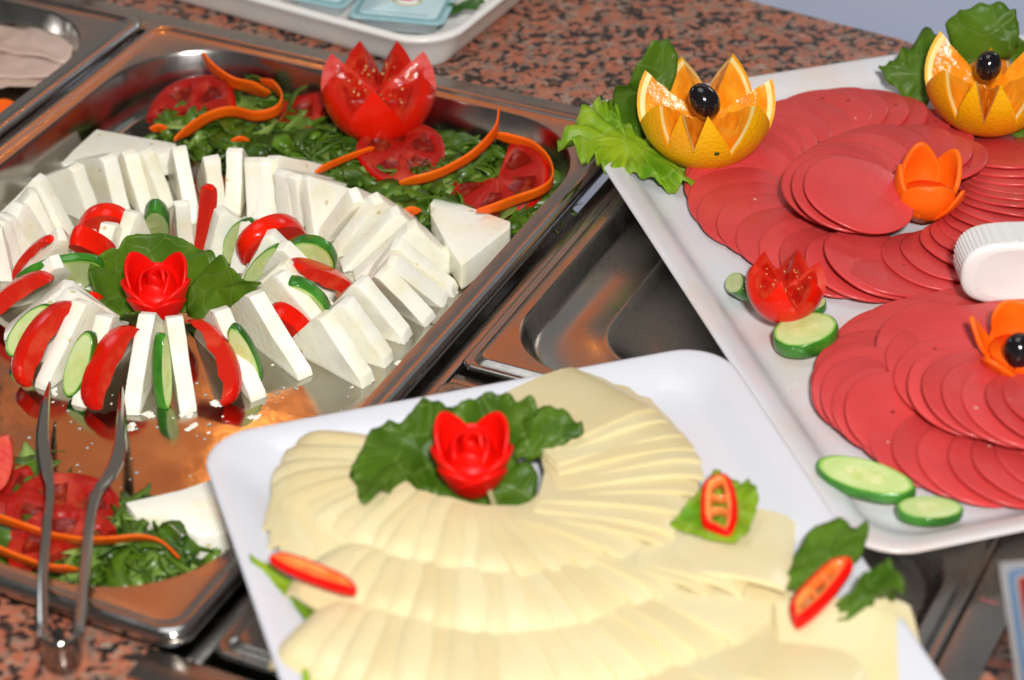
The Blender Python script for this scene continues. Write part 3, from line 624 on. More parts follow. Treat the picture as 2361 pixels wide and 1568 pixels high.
# ------------------------------------------------------------------ yellow cheese fans
def fan(keys, n, zb, wd, lab, group, tt=.0024):
    a = crom([at(x0, y0, zb) for x0, y0, x1, y1 in keys], 12); b = crom([at(x1, y1, zb) for x0, y0, x1, y1 in keys], 12)
    # resample by the length of the outer path
    acc = [0]
    for i in range(1, len(b)): acc.append(acc[-1]+((b[i]+a[i])/2-(b[i-1]+a[i-1])/2).length)
    tot = acc[-1]
    def samp(s):
        s = min(max(s, 0), tot*.99999)
        for i in range(1, len(acc)):
            if acc[i] >= s:
                f_ = (s-acc[i-1])/max(1e-9, acc[i]-acc[i-1]); return a[i-1].lerp(a[i], f_), b[i-1].lerp(b[i], f_)
    for k in range(n):
        p, q = samp(tot*(k+R_.uniform(-.14, .14) if 0 < k < n-1 else k)/(n-1)); p1, q1 = samp(tot*k/(n-1)+.003); p0, q0 = samp(tot*k/(n-1)-.003)
        l = (q-p); ln = l.length; l.normalize(); l = Matrix.Rotation(R_.uniform(-.05, .05), 3, 'Z') @ l
        t = V((-l.y, l.x, 0)); pr = ((p1+q1)-(p0+q0)); t = t if t.dot(pr) > 0 else -t
        sp = tot/(n-1); th = .15; curl = .0052*(1-min(1, (k/n/.62)**3))+.0003; wdk = wd*R_.uniform(.97, 1.02)
        nn = V((0, 0, math.cos(th)))+t*math.sin(th); tv = t*math.cos(th)-V((0, 0, math.sin(th)))
        c = (p+q)/2; c.z = zb+wdk/2*math.sin(th)+tt/2+.0005
        NU, NV = 12, 10; vs = []; fs = []; sd = R_.random()*50
        for s in (1, -1):
            for i in range(NU):
                for j in range(NV):
                    u_ = i/(NU-1)-.5; v_ = (-.5, -.485, -.455, -.42, -.38, -.32, -.22, 0, .25, .5)[j]
                    x = c+l*(u_*ln*(1-.022*abs(2*v_)**8))+tv*(v_*wdk*(1-.03*abs(2*u_)**7))+nn*(s*tt/2)
                    x.z += .0013-.0026*(2*u_)**2*(.5 if u_ < 0 else 1)-(.003*(2*u_)**6 if u_ > 0 else 0)-curl*(max(0, (-v_-.30)/.2))**2 + .0008*noise.noise(V((u_*2.2, v_*2.2, sd)))
                    x += l*.0012*noise.noise(V((v_*4, sd, 0)))*(1 if u_ > 0 else -1)*abs(2*u_)**3
                    vs.append(x)
        N2 = NU*NV
        for i in range(NU-1):
            for j in range(NV-1):
                q_ = [i*NV+j, (i+1)*NV+j, (i+1)*NV+j+1, i*NV+j+1]; fs.append(q_); fs.append([N2+z for z in q_][::-1])
        bd = [i*NV for i in range(NU)]+[(NU-1)*NV+j for j in range(1, NV)]+[i*NV+NV-1 for i in range(NU-2, -1, -1)]+[j for j in range(NV-2, 0, -1)]
        for i in range(len(bd)): a_, b_ = bd[i], bd[(i+1) % len(bd)]; fs.append([a_, b_, b_+N2, a_+N2])
        tag(mk('yellow_cheese_slice', vs, fs, M['yellow'], sharp=50), lab % ordi(k+1), 'cheese slice', group)
Y0 = CZ+.0005
fan([(1250, 1640, 1280, 1800), (1500, 1590, 1600, 1730), (1600, 1530, 1800, 1640), (1700, 1490, 1950, 1570), (1800, 1545, 2128, 1535)], 12, Y0, .062, 'yellow cheese slice, %s in the fan at the bottom edge, nearest the viewer', 'yellow cheese slices of the nearest fan')
fan([(905, 1450, 745, 1600), (960, 1440, 860, 1620), (1060, 1455, 1035, 1650), (1220, 1470, 1235, 1660), (1370, 1450, 1455, 1610), (1480, 1400, 1640, 1530), (1560, 1330, 1780, 1440)], 17, Y0+.003, .060, 'yellow cheese slice, %s in the third fan counted from the red rose', 'yellow cheese slices of the third fan')
fan([(915, 1335, 765, 1440), (975, 1325, 880, 1450), (1060, 1325, 1030, 1470), (1200, 1335, 1220, 1495), (1330, 1320, 1405, 1470), (1410, 1270, 1560, 1395), (1450, 1250, 1640, 1335), (1520, 1265, 1828, 1290)], 19, Y0+.006, .060, 'yellow cheese slice, %s in the second fan counted from the red rose', 'yellow cheese slices of the second fan')
fan([(880, 1125, 655, 1095), (885, 1160, 625, 1160), (925, 1185, 665, 1235), (1000, 1195, 820, 1305), (1085, 1198, 1000, 1338), (1180, 1200, 1195, 1350), (1232, 1185, 1375, 1325), (1252, 1155, 1545, 1225), (1255, 1105, 1598, 1095), (1240, 1060, 1550, 985), (1195, 1015, 1425, 905)], 29, Y0+.009, .059, 'yellow cheese slice, %s in the ring around the red rose, from the left end', 'yellow cheese slices around the rose')

# ------------------------------------------------------------------ carved roses and tulips
def petal(parent, c, az, R, H, span, m_, flare=0, tip=.35, power=2.2, base=.35, thick=.0016, rise=0, lean=0, name='petal', close=.12, cone=0):
    n, m2 = 13, 10; vs = []; fs = []; az = rad(az); sp = rad(span)/2
    for j in range(m2+1):
        v = j/m2
        for i in range(n+1):
            u_ = 2*i/n-1
            a = az+u_*sp*(.55+.45*min(1, v*1.6))
            vv = v*(1-tip*abs(u_)**power)
            r_ = R*(base+(1-base)*math.sin(min(1, vv*1.5)*math.pi/2)**.8)*(1-close*max(0, vv-.5)**1.6*3)+flare*vv*vv
            if cone: r_ = R*(base+(1-base)*vv**cone)
            d = V((math.cos(a), math.sin(a), 0)); x = c+d*r_+V((0, 0, rise+H*vv)); x += V((math.cos(az), math.sin(az), 0))*lean*vv
            x += V((0, 0, 1))*.0004*noise.noise(V((u_*3, v*3, az)))
            vs.append(x)
    for j in range(m2):
        for i in range(n): q = j*(n+1)+i; fs.append([q, q+1, q+n+2, q+n+1])
    return mk(name, vs, fs, m_, parent, solid=thick, offs=-1, sub=1)
def rose(name, px, py, z, R, H, label, simple=False):
    c = at(px, py, z); e = empty(name, c); tag(e, label, 'vegetable rose', 'carved red roses'); m_ = M['rose']
    if simple:      # two high pointed back petals, two low front ones, a tight bud
        for az, rr_, hh, sp_, tp_, pw in ((92, .9, .80, 120, .22, 2.4), (142, 1.0, 1.10, 110, .42, 1.6), (42, 1.02, 1.06, 110, .42, 1.6), (-156, 1.04, .84, 120, .34, 1.7), (-24, 1.06, .84, 120, .34, 1.7), (-122, 1.02, .66, 120, .40, 1.5), (-60, 1.04, .64, 120, .42, 1.4)):
            petal(e, c, az, R*rr_, H*hh, sp_, m_, tip=tp_, power=pw, base=.30, thick=.0022, cone=.60)
        for az, rr_, hh, sp_, tp_, pw in ((150, .66, .90, 150, .2, 2.4), (10, .64, .88, 150, .22, 2.4), (-100, .62, .82, 150, .26, 2.0), (60, .38, .96, 180, .16, 2.6), (-120, .34, .93, 180, .16, 2.6)):
            petal(e, c, az, R*rr_, H*hh, sp_, m_, tip=tp_, power=pw, base=.6, thick=.0024, close=.35)
    else:
        for az, rr_, hh, sp_, tp_, pw in ((92, .95, .95, 120, .22, 2.4), (146, 1.0, 1.0, 128, .26, 2.2), (40, 1.02, .98, 124, .26, 2.2), (-152, 1.04, .78, 140, .40, 1.6), (-28, 1.06, .80, 140, .42, 1.6), (-90, 1.02, .56, 130, .5, 1.4)):
            petal(e, c, az, R*rr_, H*hh, sp_, m_, tip=tp_, power=pw, base=.42, thick=.0019, cone=.62)
        for az, rr_, hh, sp_, tp_, pw in ((110, .86, .93, 150, .18, 2.6), (-15, .84, .85, 150, .24, 2.2), (-130, .82, .82, 150, .26, 2.2), (160, .70, .92, 160, .2, 2.4), (30, .68, .90, 160, .2, 2.4), (-80, .66, .84, 160, .24, 2.2), (60, .50, .92, 165, .18, 2.6), (-170, .48, .91, 165, .2, 2.4), (-60, .46, .88, 165, .22, 2.4), (150, .27, .94, 180, .14, 3), (-20, .26, .93, 180, .14, 3)):
            petal(e, c, az, R*rr_, H*hh, sp_, m_, tip=tp_, power=pw, base=.6, thick=.0019, close=.3)
    ico = []; fs = []; n = 16
    for j in range(9):
        t = j/8; 
        for k in range(n):
            a = 2*math.pi*k/n; r_ = R*(.36+.36*min(1, t*1.4))*(1 if t < .8 else 1-2.5*(t-.8)); ico.append(c+V((math.cos(a)*r_, math.sin(a)*r_, H*.70*t)))
    for j in range(8):
        for k in range(n): fs.append([j*n+k, j*n+(k+1) % n, (j+1)*n+(k+1) % n, (j+1)*n+k])
    fs += [list(range(n)), list(range(8*n, 9*n))]
    mk('flower_core', ico, fs, m_, e)
rose('red_rose', 368, 733, ZF+.005, .0186, .0320, 'deep red carved rose standing on the leaf in the middle of the white cheese ring', True)
rose('red_rose', 1090, 1132, CZ+.006, .0190, .0335, 'bright red carved rose on the green leaf in the yellow cheese plate', True)

def tulip(px, py, z, spec, label, cat='carved carrot'):
    c = at(px, py, z); e = empty('carrot_flower', c); tag(e, label, cat, 'carved carrot flowers')
    for a in spec: petal(e, c, *a[:4], M['carrot'], **a[4])
    vs = []; fs = []; n = 18
    R = spec[0][1]
    for j in range(7):
        t = j/6
        for k in range(n): a = 2*math.pi*k/n; r_ = R*(.42+.45*math.sin(t*math.pi/2)); vs.append(c+V((math.cos(a)*r_, math.sin(a)*r_, .016*t)))
    for j in range(6):
        for k in range(n): fs.append([j*n+k, j*n+(k+1) % n, (j+1)*n+(k+1) % n, (j+1)*n+k])
    fs += [list(range(n)), list(range(6*n, 7*n))]
    mk('flower_base', vs, fs, M['carrot'], e)
tulip(2128, 500, SZ+.005, [(98, .0168, .039, 100, dict(tip=.46, power=1.8, thick=.0030, close=.05)), (28, .0172, .037, 95, dict(tip=.46, power=1.7, flare=.003, thick=.0030, close=0)), (180, .0174, .034, 105, dict(tip=.46, power=1.3, thick=.0030, close=.1)),
 (-92, .0184, .0285, 118, dict(tip=.26, power=2.6, thick=.0030, close=.1)), (-40, .0185, .026, 70, dict(tip=.75, power=1.1, flare=.008, thick=.0020)), (-140, .0170, .020, 70, dict(tip=.5, power=1.5, thick=.002))],
 'orange carved carrot tulip with four upright petals on the far sausage spiral')
tulip(2336, 866, SZ+.012, [(92, .0150, .034, 85, dict(tip=.2, power=4, flare=.004, thick=.0022)), (160, .0150, .030, 45, dict(tip=.5, power=1.3, flare=.012, thick=.0025)), (125, .0145, .024, 30, dict(tip=.5, power=1.3, flare=.004, thick=.002)),
 (-135, .0155, .020, 80, dict(tip=.55, power=1.5, flare=.010, thick=.0025)), (-80, .0150, .024, 55, dict(tip=.6, power=1.2, flare=.001, thick=.0025)), (-20, .0155, .026, 80, dict(tip=.5, power=1.4, flare=.006, thick=.0022)), (30, .0150, .030, 60, dict(tip=.4, power=2, flare=.006, thick=.0022))],
 'open orange carved carrot flower around a black olive at the right edge')

def ell(name, c, r, m_, label=None, cat=None, tilt=None, parent=None, seg=28, group=None):
    vs = []; fs = []; n = seg; k2 = seg//2; q = tilt.to_track_quat('Z', 'Y').to_matrix() if tilt else Matrix.Identity(3)
    for j in range(1, k2):
        t = math.pi*j/k2
        for k in range(n): a = 2*math.pi*k/n; vs.append(c+q @ V((r[0]*math.sin(t)*math.cos(a), r[1]*math.sin(t)*math.sin(a), r[2]*math.cos(t))))
    for j in range(k2-2):
        for k in range(n): fs.append([j*n+k, j*n+(k+1) % n, (j+1)*n+(k+1) % n, (j+1)*n+k])
    vs += [c+q @ V((0, 0, r[2]*.93)), c-q @ V((0, 0, r[2]))]; a, b = len(vs)-2, len(vs)-1
    for k in range(n): fs.append([a, (k+1) % n, k]); fs.append([b, (k2-2)*n+k, (k2-2)*n+(k+1) % n])
    o = mk(name, vs, fs, m_, parent)
    if label: tag(o, label, cat, group)
    return o

# ------------------------------------------------------------------ zigzag-cut orange and tomato crowns
def crown(name, c, R, tips, ltip, lval, mats, label, cat, group, core=-.25, open_=0, pulp=.0008, pith=(.97, .90), squash=1, jit=4, power=1.0, seeds=0):
    e = empty(name, c-V((0, 0, R*squash))); tag(e, label, cat, group); n = len(tips); rn = random.Random(len(label))
    K = c+V((0, 0, core*R)); vls = [(tips[i]+(tips[(i+1) % n]+(360 if i == n-1 else 0)))/2 for i in range(n)]
    lv = [lval+rn.uniform(-jit, jit) for _ in range(n)]; sedv, sedf = [], []
    for i in range(n):
        v0, v1 = vls[i-1]-(360 if i == 0 else 0), vls[i]; tp = tips[i]; l0, l1 = lv[i-1], lv[i]; lt = ltip+rn.uniform(-jit, jit)
        NU, NV = 16, 14; vs = []; fs = []; idx = []
        def edge(u_):     # azimuth, latitude of the cut edge
            if u_ < .5: s = u_*2; return v0+(tp-v0)*s, l0+(lt-l0)*s**power
            s = (1-u_)*2; return v1+(tp-v1)*s, l1+(lt-l1)*s**power
        def sp(az, la, r_=1):
            op = 1+open_*max(0, (la+20)/60)
            return c+V((math.cos(rad(az))*math.cos(rad(la))*op, math.sin(rad(az))*math.cos(rad(la))*op, math.sin(rad(la))*squash))*R*r_
        for j in range(NV+1):
            for i_ in range(NU+1):
                az, la = edge(i_/NU); az_b = v0+(v1-v0)*i_/NU; t = j/NV
                a2 = az_b+(az-az_b)*t**3; l2 = -88+(la+88)*t
                vs.append(sp(a2, l2))
        W = NU+1
        for j in range(NV):
            for i_ in range(NU): q = j*W+i_; fs.append([q, q+1, q+W+1, q+W]); idx.append(0)
        # cut faces running from the rim in to the core
        ss = [1, pith[0], pith[1], .8, .68, .56, .44, .32, .18, 0.03]
        prev = [NV*W+i_ for i_ in range(NU+1)]
        for si, s in enumerate(ss[1:]):
            row = []
            for i_ in range(NU+1):
                az, la = edge(i_/NU); x = K+(sp(az, la)-K)*s
                ed = min(i_, NU-i_)/NU*2
                if si > 1 and 0 < i_ < NU: x += V((0, 0, 1))*pulp*1.6*noise.noise(x*260+V((i, 0, 0)))*(1-abs(2*ed-1)*.3) - V((0, 0, R*.05))*math.sin(s*math.pi)*(1-abs(2*ed-1))
                row.append(len(vs)); vs.append(x)
            for i_ in range(NU): fs.append([prev[i_+1], prev[i_], row[i_], row[i_+1]]); idx.append(0 if si == 0 and pith[0] > .95 else (1 if si <= 1 else 2 if not (seeds and .2 < s < .7 and abs(abs(i_+.5-NU/2)/NU*2-.5) < .36) else 3))
            prev = row
        mk('petal', vs, fs, mats, e, idx, sharp=38)
        for k in range(seeds):
            u_ = rn.choice((rn.uniform(.15, .4), rn.uniform(.6, .85))); s = rn.uniform(.3, .68); az, la = edge(u_); x = K+(sp(az, la)-K)*s+V((0, 0, R*.02)); b0 = len(sedv)
            d = V((rn.gauss(0, 1), rn.gauss(0, 1), rn.gauss(0, .4))).normalized()*R*.055; q = d.orthogonal().normalized()*R*.03; q2 = V((0, 0, R*.03))
            sedv.extend([x+d, x-d, x+q, x-q, x+q2, x-q2])
            for f_ in ((0, 2, 4), (0, 4, 3), (0, 3, 5), (0, 5, 2), (1, 4, 2), (1, 3, 4), (1, 5, 3), (1, 2, 5)): sedf.append([b0+z for z in f_])
    if seeds: mk('seeds', sedv, sedf, M['seed'], e, sub=1)['kind'] = 'stuff'
    return e
GO2 = 'orange crowns with an olive'
crown('orange_flower', at(1628, 233, SZ+.039), .0385, [-93, -45, 8, 62, 108, 155, 219, 244], 16, -25, [M['opeel'], M['opith'], M['oflesh']], 'orange cut into a zigzag crown on the bright lettuce leaf, left of the sausage spiral', 'orange', GO2, pulp=.0022, pith=(.955, .885), core=-.34, power=.78)
crown('orange_flower', at(2284, 163, SZ+.038), .0375, [-92, -52, -8, 35, 80, 138, 212, 246], 17, -29, [M['opeel'], M['opith'], M['oflesh']], 'orange cut into a zigzag crown in the top right corner', 'orange', GO2, pulp=.0022, pith=(.955, .885), core=-.34, power=.78)
co_ = at(1628, 233, SZ+.039); dn_ = V((math.cos(rad(-84))*math.cos(rad(-20)), math.sin(rad(-84))*math.cos(rad(-20)), math.sin(rad(-20))))
ell('stem_scar', co_+dn_*.0383, (.0017, .0017, .0006), M['darkleaf'], tilt=dn_, parent=bpy.data.objects['orange_flower'], seg=12)
ell('black_olive', at(1624, 232, SZ+.046), (.0080, .0080, .0105), M['olive'], 'shiny black olive lying in the left orange crown', 'olive', V((-.5, .35, .6)), group='black olives')
ell('black_olive', at(2279, 152, SZ+.046), (.0074, .0074, .0088), M['olive'], 'shiny black olive set in the orange crown of the top right corner', 'olive', V((.2, .2, 1)), group='black olives')
ell('black_olive', at(2350, 808, SZ+.033), (.0078, .0078, .009), M['olive'], 'black olive inside the carrot flower at the right edge', 'olive', V((0, .2, 1)), group='black olives')
GT = 'tomato crowns'
crown('cut_tomato', at(873, 202, ZF+.0405), .0335, [-92, -30, 30, 70, 112, 160, 212], 29, -15, [M['tskin'], M['tflesh'], M['tflesh'], M['tdark']], 'large red tomato cut into a zigzag crown in the salad by the far pan wall', 'tomato', GT, pulp=.002, pith=(.93, .82), core=-.1, seeds=7, open_=.04, power=.82)
crown('cut_tomato', at(1811, 659, SZ+.0255), .0195, [-104, -48, 12, 66, 126, 178], 40, -10, [M['tskin'], M['tflesh'], M['tflesh'], M['tdark']], 'small red tomato cut into a spiky crown on the sausage plate', 'tomato', GT, pulp=.0018, pith=(.92, .8), core=-.1, seeds=6, open_=.10, power=1.2)

# ------------------------------------------------------------------ salad in the pan
def uvof(p): d = p-O0; return d.dot(UU), d.dot(VV)
def inpan(p, mg=.021):
    u, v = uvof(p); u += .3265
    if not (mg < u < .3265-mg and mg < v < .5-mg): return False
    for cu in (.062, .3265-.062):
        for cv in (.062, .5-.062):
            if (u-.16)*(cu-.16) > 0 and abs(u-.16) > abs(cu-.16) and (v-.25)*(cv-.25) > 0 and abs(v-.25) > abs(cv-.25) and math.hypot(u-cu, v-cv) > .062-mg+.012: return False
    return True
def shreds(name, regs, label, seed):
    rn = random.Random(seed); vs = []; fs = []; idx = []
    for cx, cy, rx, ry, n in regs:
        for _ in range(int(n*.5)):
            a = rn.uniform(0, 6.28); r_ = math.sqrt(rn.random()); c = at(cx+rx*r_*math.cos(a), cy+ry*r_*math.sin(a), ZF+.004)
            if not inpan(c): continue
            c.z = ZF+.0015+rn.random()**1.3*.013*(1.15-r_*.6)
            L = rn.uniform(.014, .042); wd = rn.choice((rn.uniform(.0025, .005), rn.uniform(.005, .014))); az = rn.uniform(0, 6.28); el = rn.gauss(0, .22); cv = rn.gauss(0, 50); tw = rn.gauss(0, 1.1)
            d = V((math.cos(az)*math.cos(el), math.sin(az)*math.cos(el), math.sin(el))); s0 = d.cross(V((0, 0, 1))).normalized(); roll0 = rn.gauss(0, .7)
            mi = rn.choices((0, 1, 2), (.52, .36, .12))[0]; N_ = 6; b0 = len(vs)
            for k in range(N_+1):
                t = k/N_-.5; hd = Matrix.Rotation(cv*t*L, 3, 'Z') @ d; s = Matrix.Rotation(roll0+tw*t*.7, 3, hd) @ (Matrix.Rotation(cv*t*L, 3, 'Z') @ s0)
                x = c+hd*(t*L)+V((0, 0, .002*math.cos(t*5))); x.z = max(x.z, ZF+.0008); wk = wd*(1-.75*abs(2*t)**2.5)*(1+.5*noise.noise(x*260))
                nn = s.cross(hd)
                vs += [x-s*wk/2, x+nn*wk*.10, x+s*wk/2]
            for k in range(N_):
                for j in (0, 1): q = b0+k*3+j; fs.append([q, q+1, q+4, q+3]); idx.append(mi)
    o = mk(name, vs, fs, [M['shred_a'], M['shred_b'], M['shred_c']], idx=idx, solid=.0003)
    return tag(o, label, 'salad greens', kind='stuff')
shreds('shredded_greens', [(450, 300, 85, 32, 170), (570, 290, 120, 60, 420), (600, 215, 50, 40, 120), (690, 250, 50, 60, 170), (720, 350, 120, 50, 360), (850, 395, 130, 45, 340), (1000, 400, 110, 60, 320), (1020, 300, 40, 50, 90), (1130, 390, 140, 65, 420), (1230, 460, 60, 55, 160), (970, 475, 100, 40, 200), (1190, 520, 45, 40, 90), (1090, 330, 80, 30, 110), (560, 340, 60, 30, 100)], 'heap of shredded dark green leaves in the far part of the cheese pan', 3)
shreds('shredded_greens', [(85, 1150, 70, 40, 120), (60, 1240, 110, 70, 320), (320, 1270, 120, 55, 380), (430, 1245, 90, 40, 220), (60, 1105, 25, 40, 30), (330, 1190, 60, 25, 60), (200, 1280, 90, 45, 200)], 'shredded green leaves at the near end of the cheese pan, under the tongs', 4)
# a few shreds stand clear of the heap
for pts, wd, m_, lab in [([(640, 290, .010), (665, 250, .016), (680, 215, .020), (708, 197, .022)], .0085, 'shred_b', 'curled green leaf strip standing left of the tomato crown'),
  ([(548, 245, .012), (553, 200, .024), (580, 178, .028), (612, 195, .022), (620, 225, .014)], .008, 'shred_b', 'green leaf strip looped under the carrot curl at the far left of the salad'),
  ([(760, 362, .012), (775, 370, .014), (790, 392, .012), (798, 410, .016)], .007, 'shred_b', 'bright leaf strip lying on top of the cheese arc'),
  ([(960, 475, .012), (1000, 462, .016), (1050, 470, .016), (1092, 478, .012)], .011, 'shred_a', 'wide dark leaf strip behind the right cheese piece'),
  ([(72, 1150, .010), (78, 1110, .014), (82, 1072, .016)], .0045, 'shred_a', 'thin dark leaf strip pointing up beside the left tong arm'),
  ([(238, 1222, .012), (262, 1195, .016), (280, 1168, .018)], .007, 'shred_b', 'green leaf strip leaning on the broken cheese piece'),
  ([(352, 1205, .016), (372, 1225, .014), (400, 1240, .010)], .007, 'shred_b', 'green leaf strip in front of the broken cheese piece')]:
    tag(ribbon('leaf_strip', [at(x, y, ZF+z) for x, y, z in pts], wd, .0007, M[m_], up=(0.3, -.4, 1), twist=.8), lab, 'leaf strip', 'loose leaf strips in the salad')

def tslice(cx, cy, z, r, nrm, label, a0=0, a1=360, t=.006):
    """flat tomato slice, skin round the rim, seed chambers sunk into the face"""
    c = at(cx, cy, ZF+z); q = V(nrm).to_track_quat('Z', 'Y').to_matrix(); N_ = 48; full = a1-a0 >= 360
    rr_ = [0, .16, .30, .55, .76, .82, .95, 1.0, 1.0, .95]; vs = []; fs = []; idx = []
    for l, s in enumerate(rr_):
        for k in range(N_+1):
            a = rad(a0+(a1-a0)*k/N_); ch = (math.sin(a*5+1.1) > -.25) and 2 <= l <= 4
            h = t/2 if l < 7 else (.3*t if l == 7 else (-.3*t if l == 8 else -t/2))
            if ch: h -= t*.32
            wv = 1+.02*math.sin(5*a)
            x = V((math.cos(a)*r*s*wv, math.sin(a)*r*s*wv, h+(.0004*noise.noise(V((a*6, s*8, r*999))) if l < 7 else 0))); vs.append(c+q @ x)
    W = N_+1
    for l in range(len(rr_)-1):
        for k in range(N_):
            a = rad(a0+(a1-a0)*(k+.5)/N_); g = (math.sin(a*5+1.1) > -.25) and 2 <= l <= 3
            fs.append([l*W+k, l*W+k+1, (l+1)*W+k+1, (l+1)*W+k]); idx.append(2 if g else (0 if l >= 6 else 1))
    b0 = len(vs); vs.append(c-q @ V((0, 0, t/2)))
    for k in range(N_): fs.append([b0, 9*W+k+1, 9*W+k]); idx.append(1)
    if not full: 
        fs.append([l*W for l in range(10)]+[b0]); idx.append(1); fs.append([l*W+N_ for l in range(10)]+[b0]); idx.append(1)
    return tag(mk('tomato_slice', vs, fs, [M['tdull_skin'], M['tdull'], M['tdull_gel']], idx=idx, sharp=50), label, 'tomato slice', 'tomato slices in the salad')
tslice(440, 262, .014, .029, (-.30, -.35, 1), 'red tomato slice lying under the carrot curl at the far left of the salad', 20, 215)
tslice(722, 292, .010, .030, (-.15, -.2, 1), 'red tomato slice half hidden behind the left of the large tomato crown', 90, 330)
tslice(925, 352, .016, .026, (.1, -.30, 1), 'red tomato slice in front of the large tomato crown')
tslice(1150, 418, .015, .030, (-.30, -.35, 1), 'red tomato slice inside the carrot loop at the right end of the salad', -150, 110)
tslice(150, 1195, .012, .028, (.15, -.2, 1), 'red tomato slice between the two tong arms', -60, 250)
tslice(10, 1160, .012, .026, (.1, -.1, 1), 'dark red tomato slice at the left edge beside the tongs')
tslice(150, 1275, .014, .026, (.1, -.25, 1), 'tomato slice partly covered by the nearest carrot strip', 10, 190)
T((2, 1005, .038), (34, 1050, .030), (2, 1135, .016), 'upright red tomato wedge at the left edge above the salad', t=.014, sag=-.3)

GCR = 'carrot strips curled in the salad'
def carrot(pts, wd, label, up=(0, -.45, .9), tw=0, th=.0011, taper=True):
    wd *= 1.55
    tag(ribbon('carrot_strip', [at(x, y, ZF+z) for x, y, z in pts], wd, th, M['carrot'], up=up, twist=tw, taper=taper), label, 'carrot strip', GCR)
carrot([(466, 127, .045), (492, 158, .040), (535, 188, .034), (580, 205, .026), (612, 222, .018)], .0120, 'wide pointed carrot strip sticking up at the far left of the salad', tw=.5)
carrot([(600, 186, .026), (632, 200, .028), (651, 228, .028), (638, 256, .026), (590, 268, .024), (535, 258, .022), (488, 268, .020), (440, 296, .020), (402, 321, .020)], .0070, 'long carrot strip curled in a hook beside the wide one')
carrot([(1150, 251, .050), (1142, 300, .040), (1100, 350, .028), (1040, 388, .022), (985, 410, .020), (920, 422, .018)], .0065, 'carrot strip rising to a point at the right of the tomato crown')
carrot([(1128, 308, .034), (1165, 318, .032), (1225, 336, .030), (1264, 372, .028), (1274, 412, .026), (1250, 440, .024), (1190, 462, .022), (1145, 478, .022), (1100, 486, .024)], .0068, 'carrot strip looping round the tomato slice at the right end')
carrot([(864, 342, .020), (800, 365, .020), (727, 396, .022)], .0040, 'thin carrot sliver pointing from the tomato crown to the cheese arc')
carrot([(-30, 1190, .030), (0, 1197, .030), (55, 1215, .028), (120, 1236, .024), (190, 1247, .024), (256, 1246, .026), (323, 1240, .026), (376, 1252, .024), (414, 1287, .018)], .0078, 'long carrot strip crossing behind both tong arms', tw=.3)
carrot([(-30, 1255, .026), (0, 1270, .025), (59, 1293, .022), (118, 1310, .020), (182, 1314, .018)], .0085, 'second carrot strip at the near end of the pan, nearest the rim', tw=.2)
for x, y, lab in ((553, 328, 'small carrot scrap in the greens behind the cheese arc'), (948, 372+118, 'tiny carrot scrap between cheese and greens'), (365, 300, 'carrot coloured scrap beside the loose cheese wedge')):
    carrot([(x-14, y+2, .012), (x, y-5, .014), (x+15, y+2, .011)], .005, lab)

# ------------------------------------------------------------------ pepper rings
def pepper(pc, a, b, label, hgt=.006, wall=.0036, lob=.05, septa=True):
    c, a, b = [at(*q) for q in (pc, a, b)]; A = a-c; B = b-c; n_ = A.cross(B).normalized(); n_ = n_ if n_.z > 0 else -n_; N_ = 48
    vs = []; fs = []; idx = []; al = (A.length+B.length)/2
    prof = [(0, .5), (-.3, .42), (-.5, 0), (-.3, -.42), (0, -.5), (.35, -.42), (.5, 0), (.35, .42)]
    for k in range(N_):
        q = 2*math.pi*k/N_; m_ = 1+lob*math.sin(3*q+.6)+lob*.5*math.sin(5*q)
        d = A*abs(math.cos(q))**.75*math.copysign(1, math.cos(q))*m_+B*abs(math.sin(q))**.75*math.copysign(1, math.sin(q))*m_; tg = (-A*math.sin(q)+B*math.cos(q)).normalized(); o_ = tg.cross(n_).normalized()
        if o_.dot(d) < 0: o_ = -o_
        for x, y in prof: vs.append(c+d+o_*(x-.5)*wall+n_*y*hgt)
    for k in range(N_):
        for j in range(8):
            k1 = (k+1) % N_; fs.append([k*8+j, k*8+(j+1) % 8, k1*8+(j+1) % 8, k1*8+j]); idx.append(1 if j in (0, 1, 2, 3) else 0)
    e = empty('pepper_ring', V((c.x, c.y, c.z-hgt/2))); tag(e, label, 'pepper ring', 'red pepper rings on leaves')
    mk('ring_wall', vs, fs, [M['rose'], M['pepin']], e, idx)
    if septa:
        for s, q in ((.35, 1.1), (-.3, -1.0)):
            p0 = c+A*s-B*.7; p1 = c+A*(s*.6)+B*.0+n_*.001; p2 = c+A*(s*1.1)+B*.72
            ribbon('inner_rib', [p0, p1, p2], hgt*.7, .0016, M['pepin'], e, up=tuple(n_), taper=False)
    return e
M['pepin'] = mat('pepper_flesh', (.80, .15, .02), .25, col2=(.86, .32, .08), nscale=120, coat=.4, bump=.3)
pepper((1659, 1170, CZ+.021), (1659, 1102, CZ+.024), (1703, 1174, CZ+.022), 'upright oval red pepper ring on the leaf behind the cheese fans', wall=.0056, hgt=.0075)
pepper((1890, 1363, CZ+.018), (1955, 1295, CZ+.021), (1914, 1384, CZ+.018), 'long slanted red pepper ring on the leaves near the price card', wall=.0056, hgt=.0075)
pepper((722, 1322, CZ+.024), (822, 1360, CZ+.023), (712, 1342, CZ+.023), 'narrow red pepper ring seen nearly edge on at the left of the yellow cheese', hgt=.0055, wall=.0045, lob=.03, septa=False)

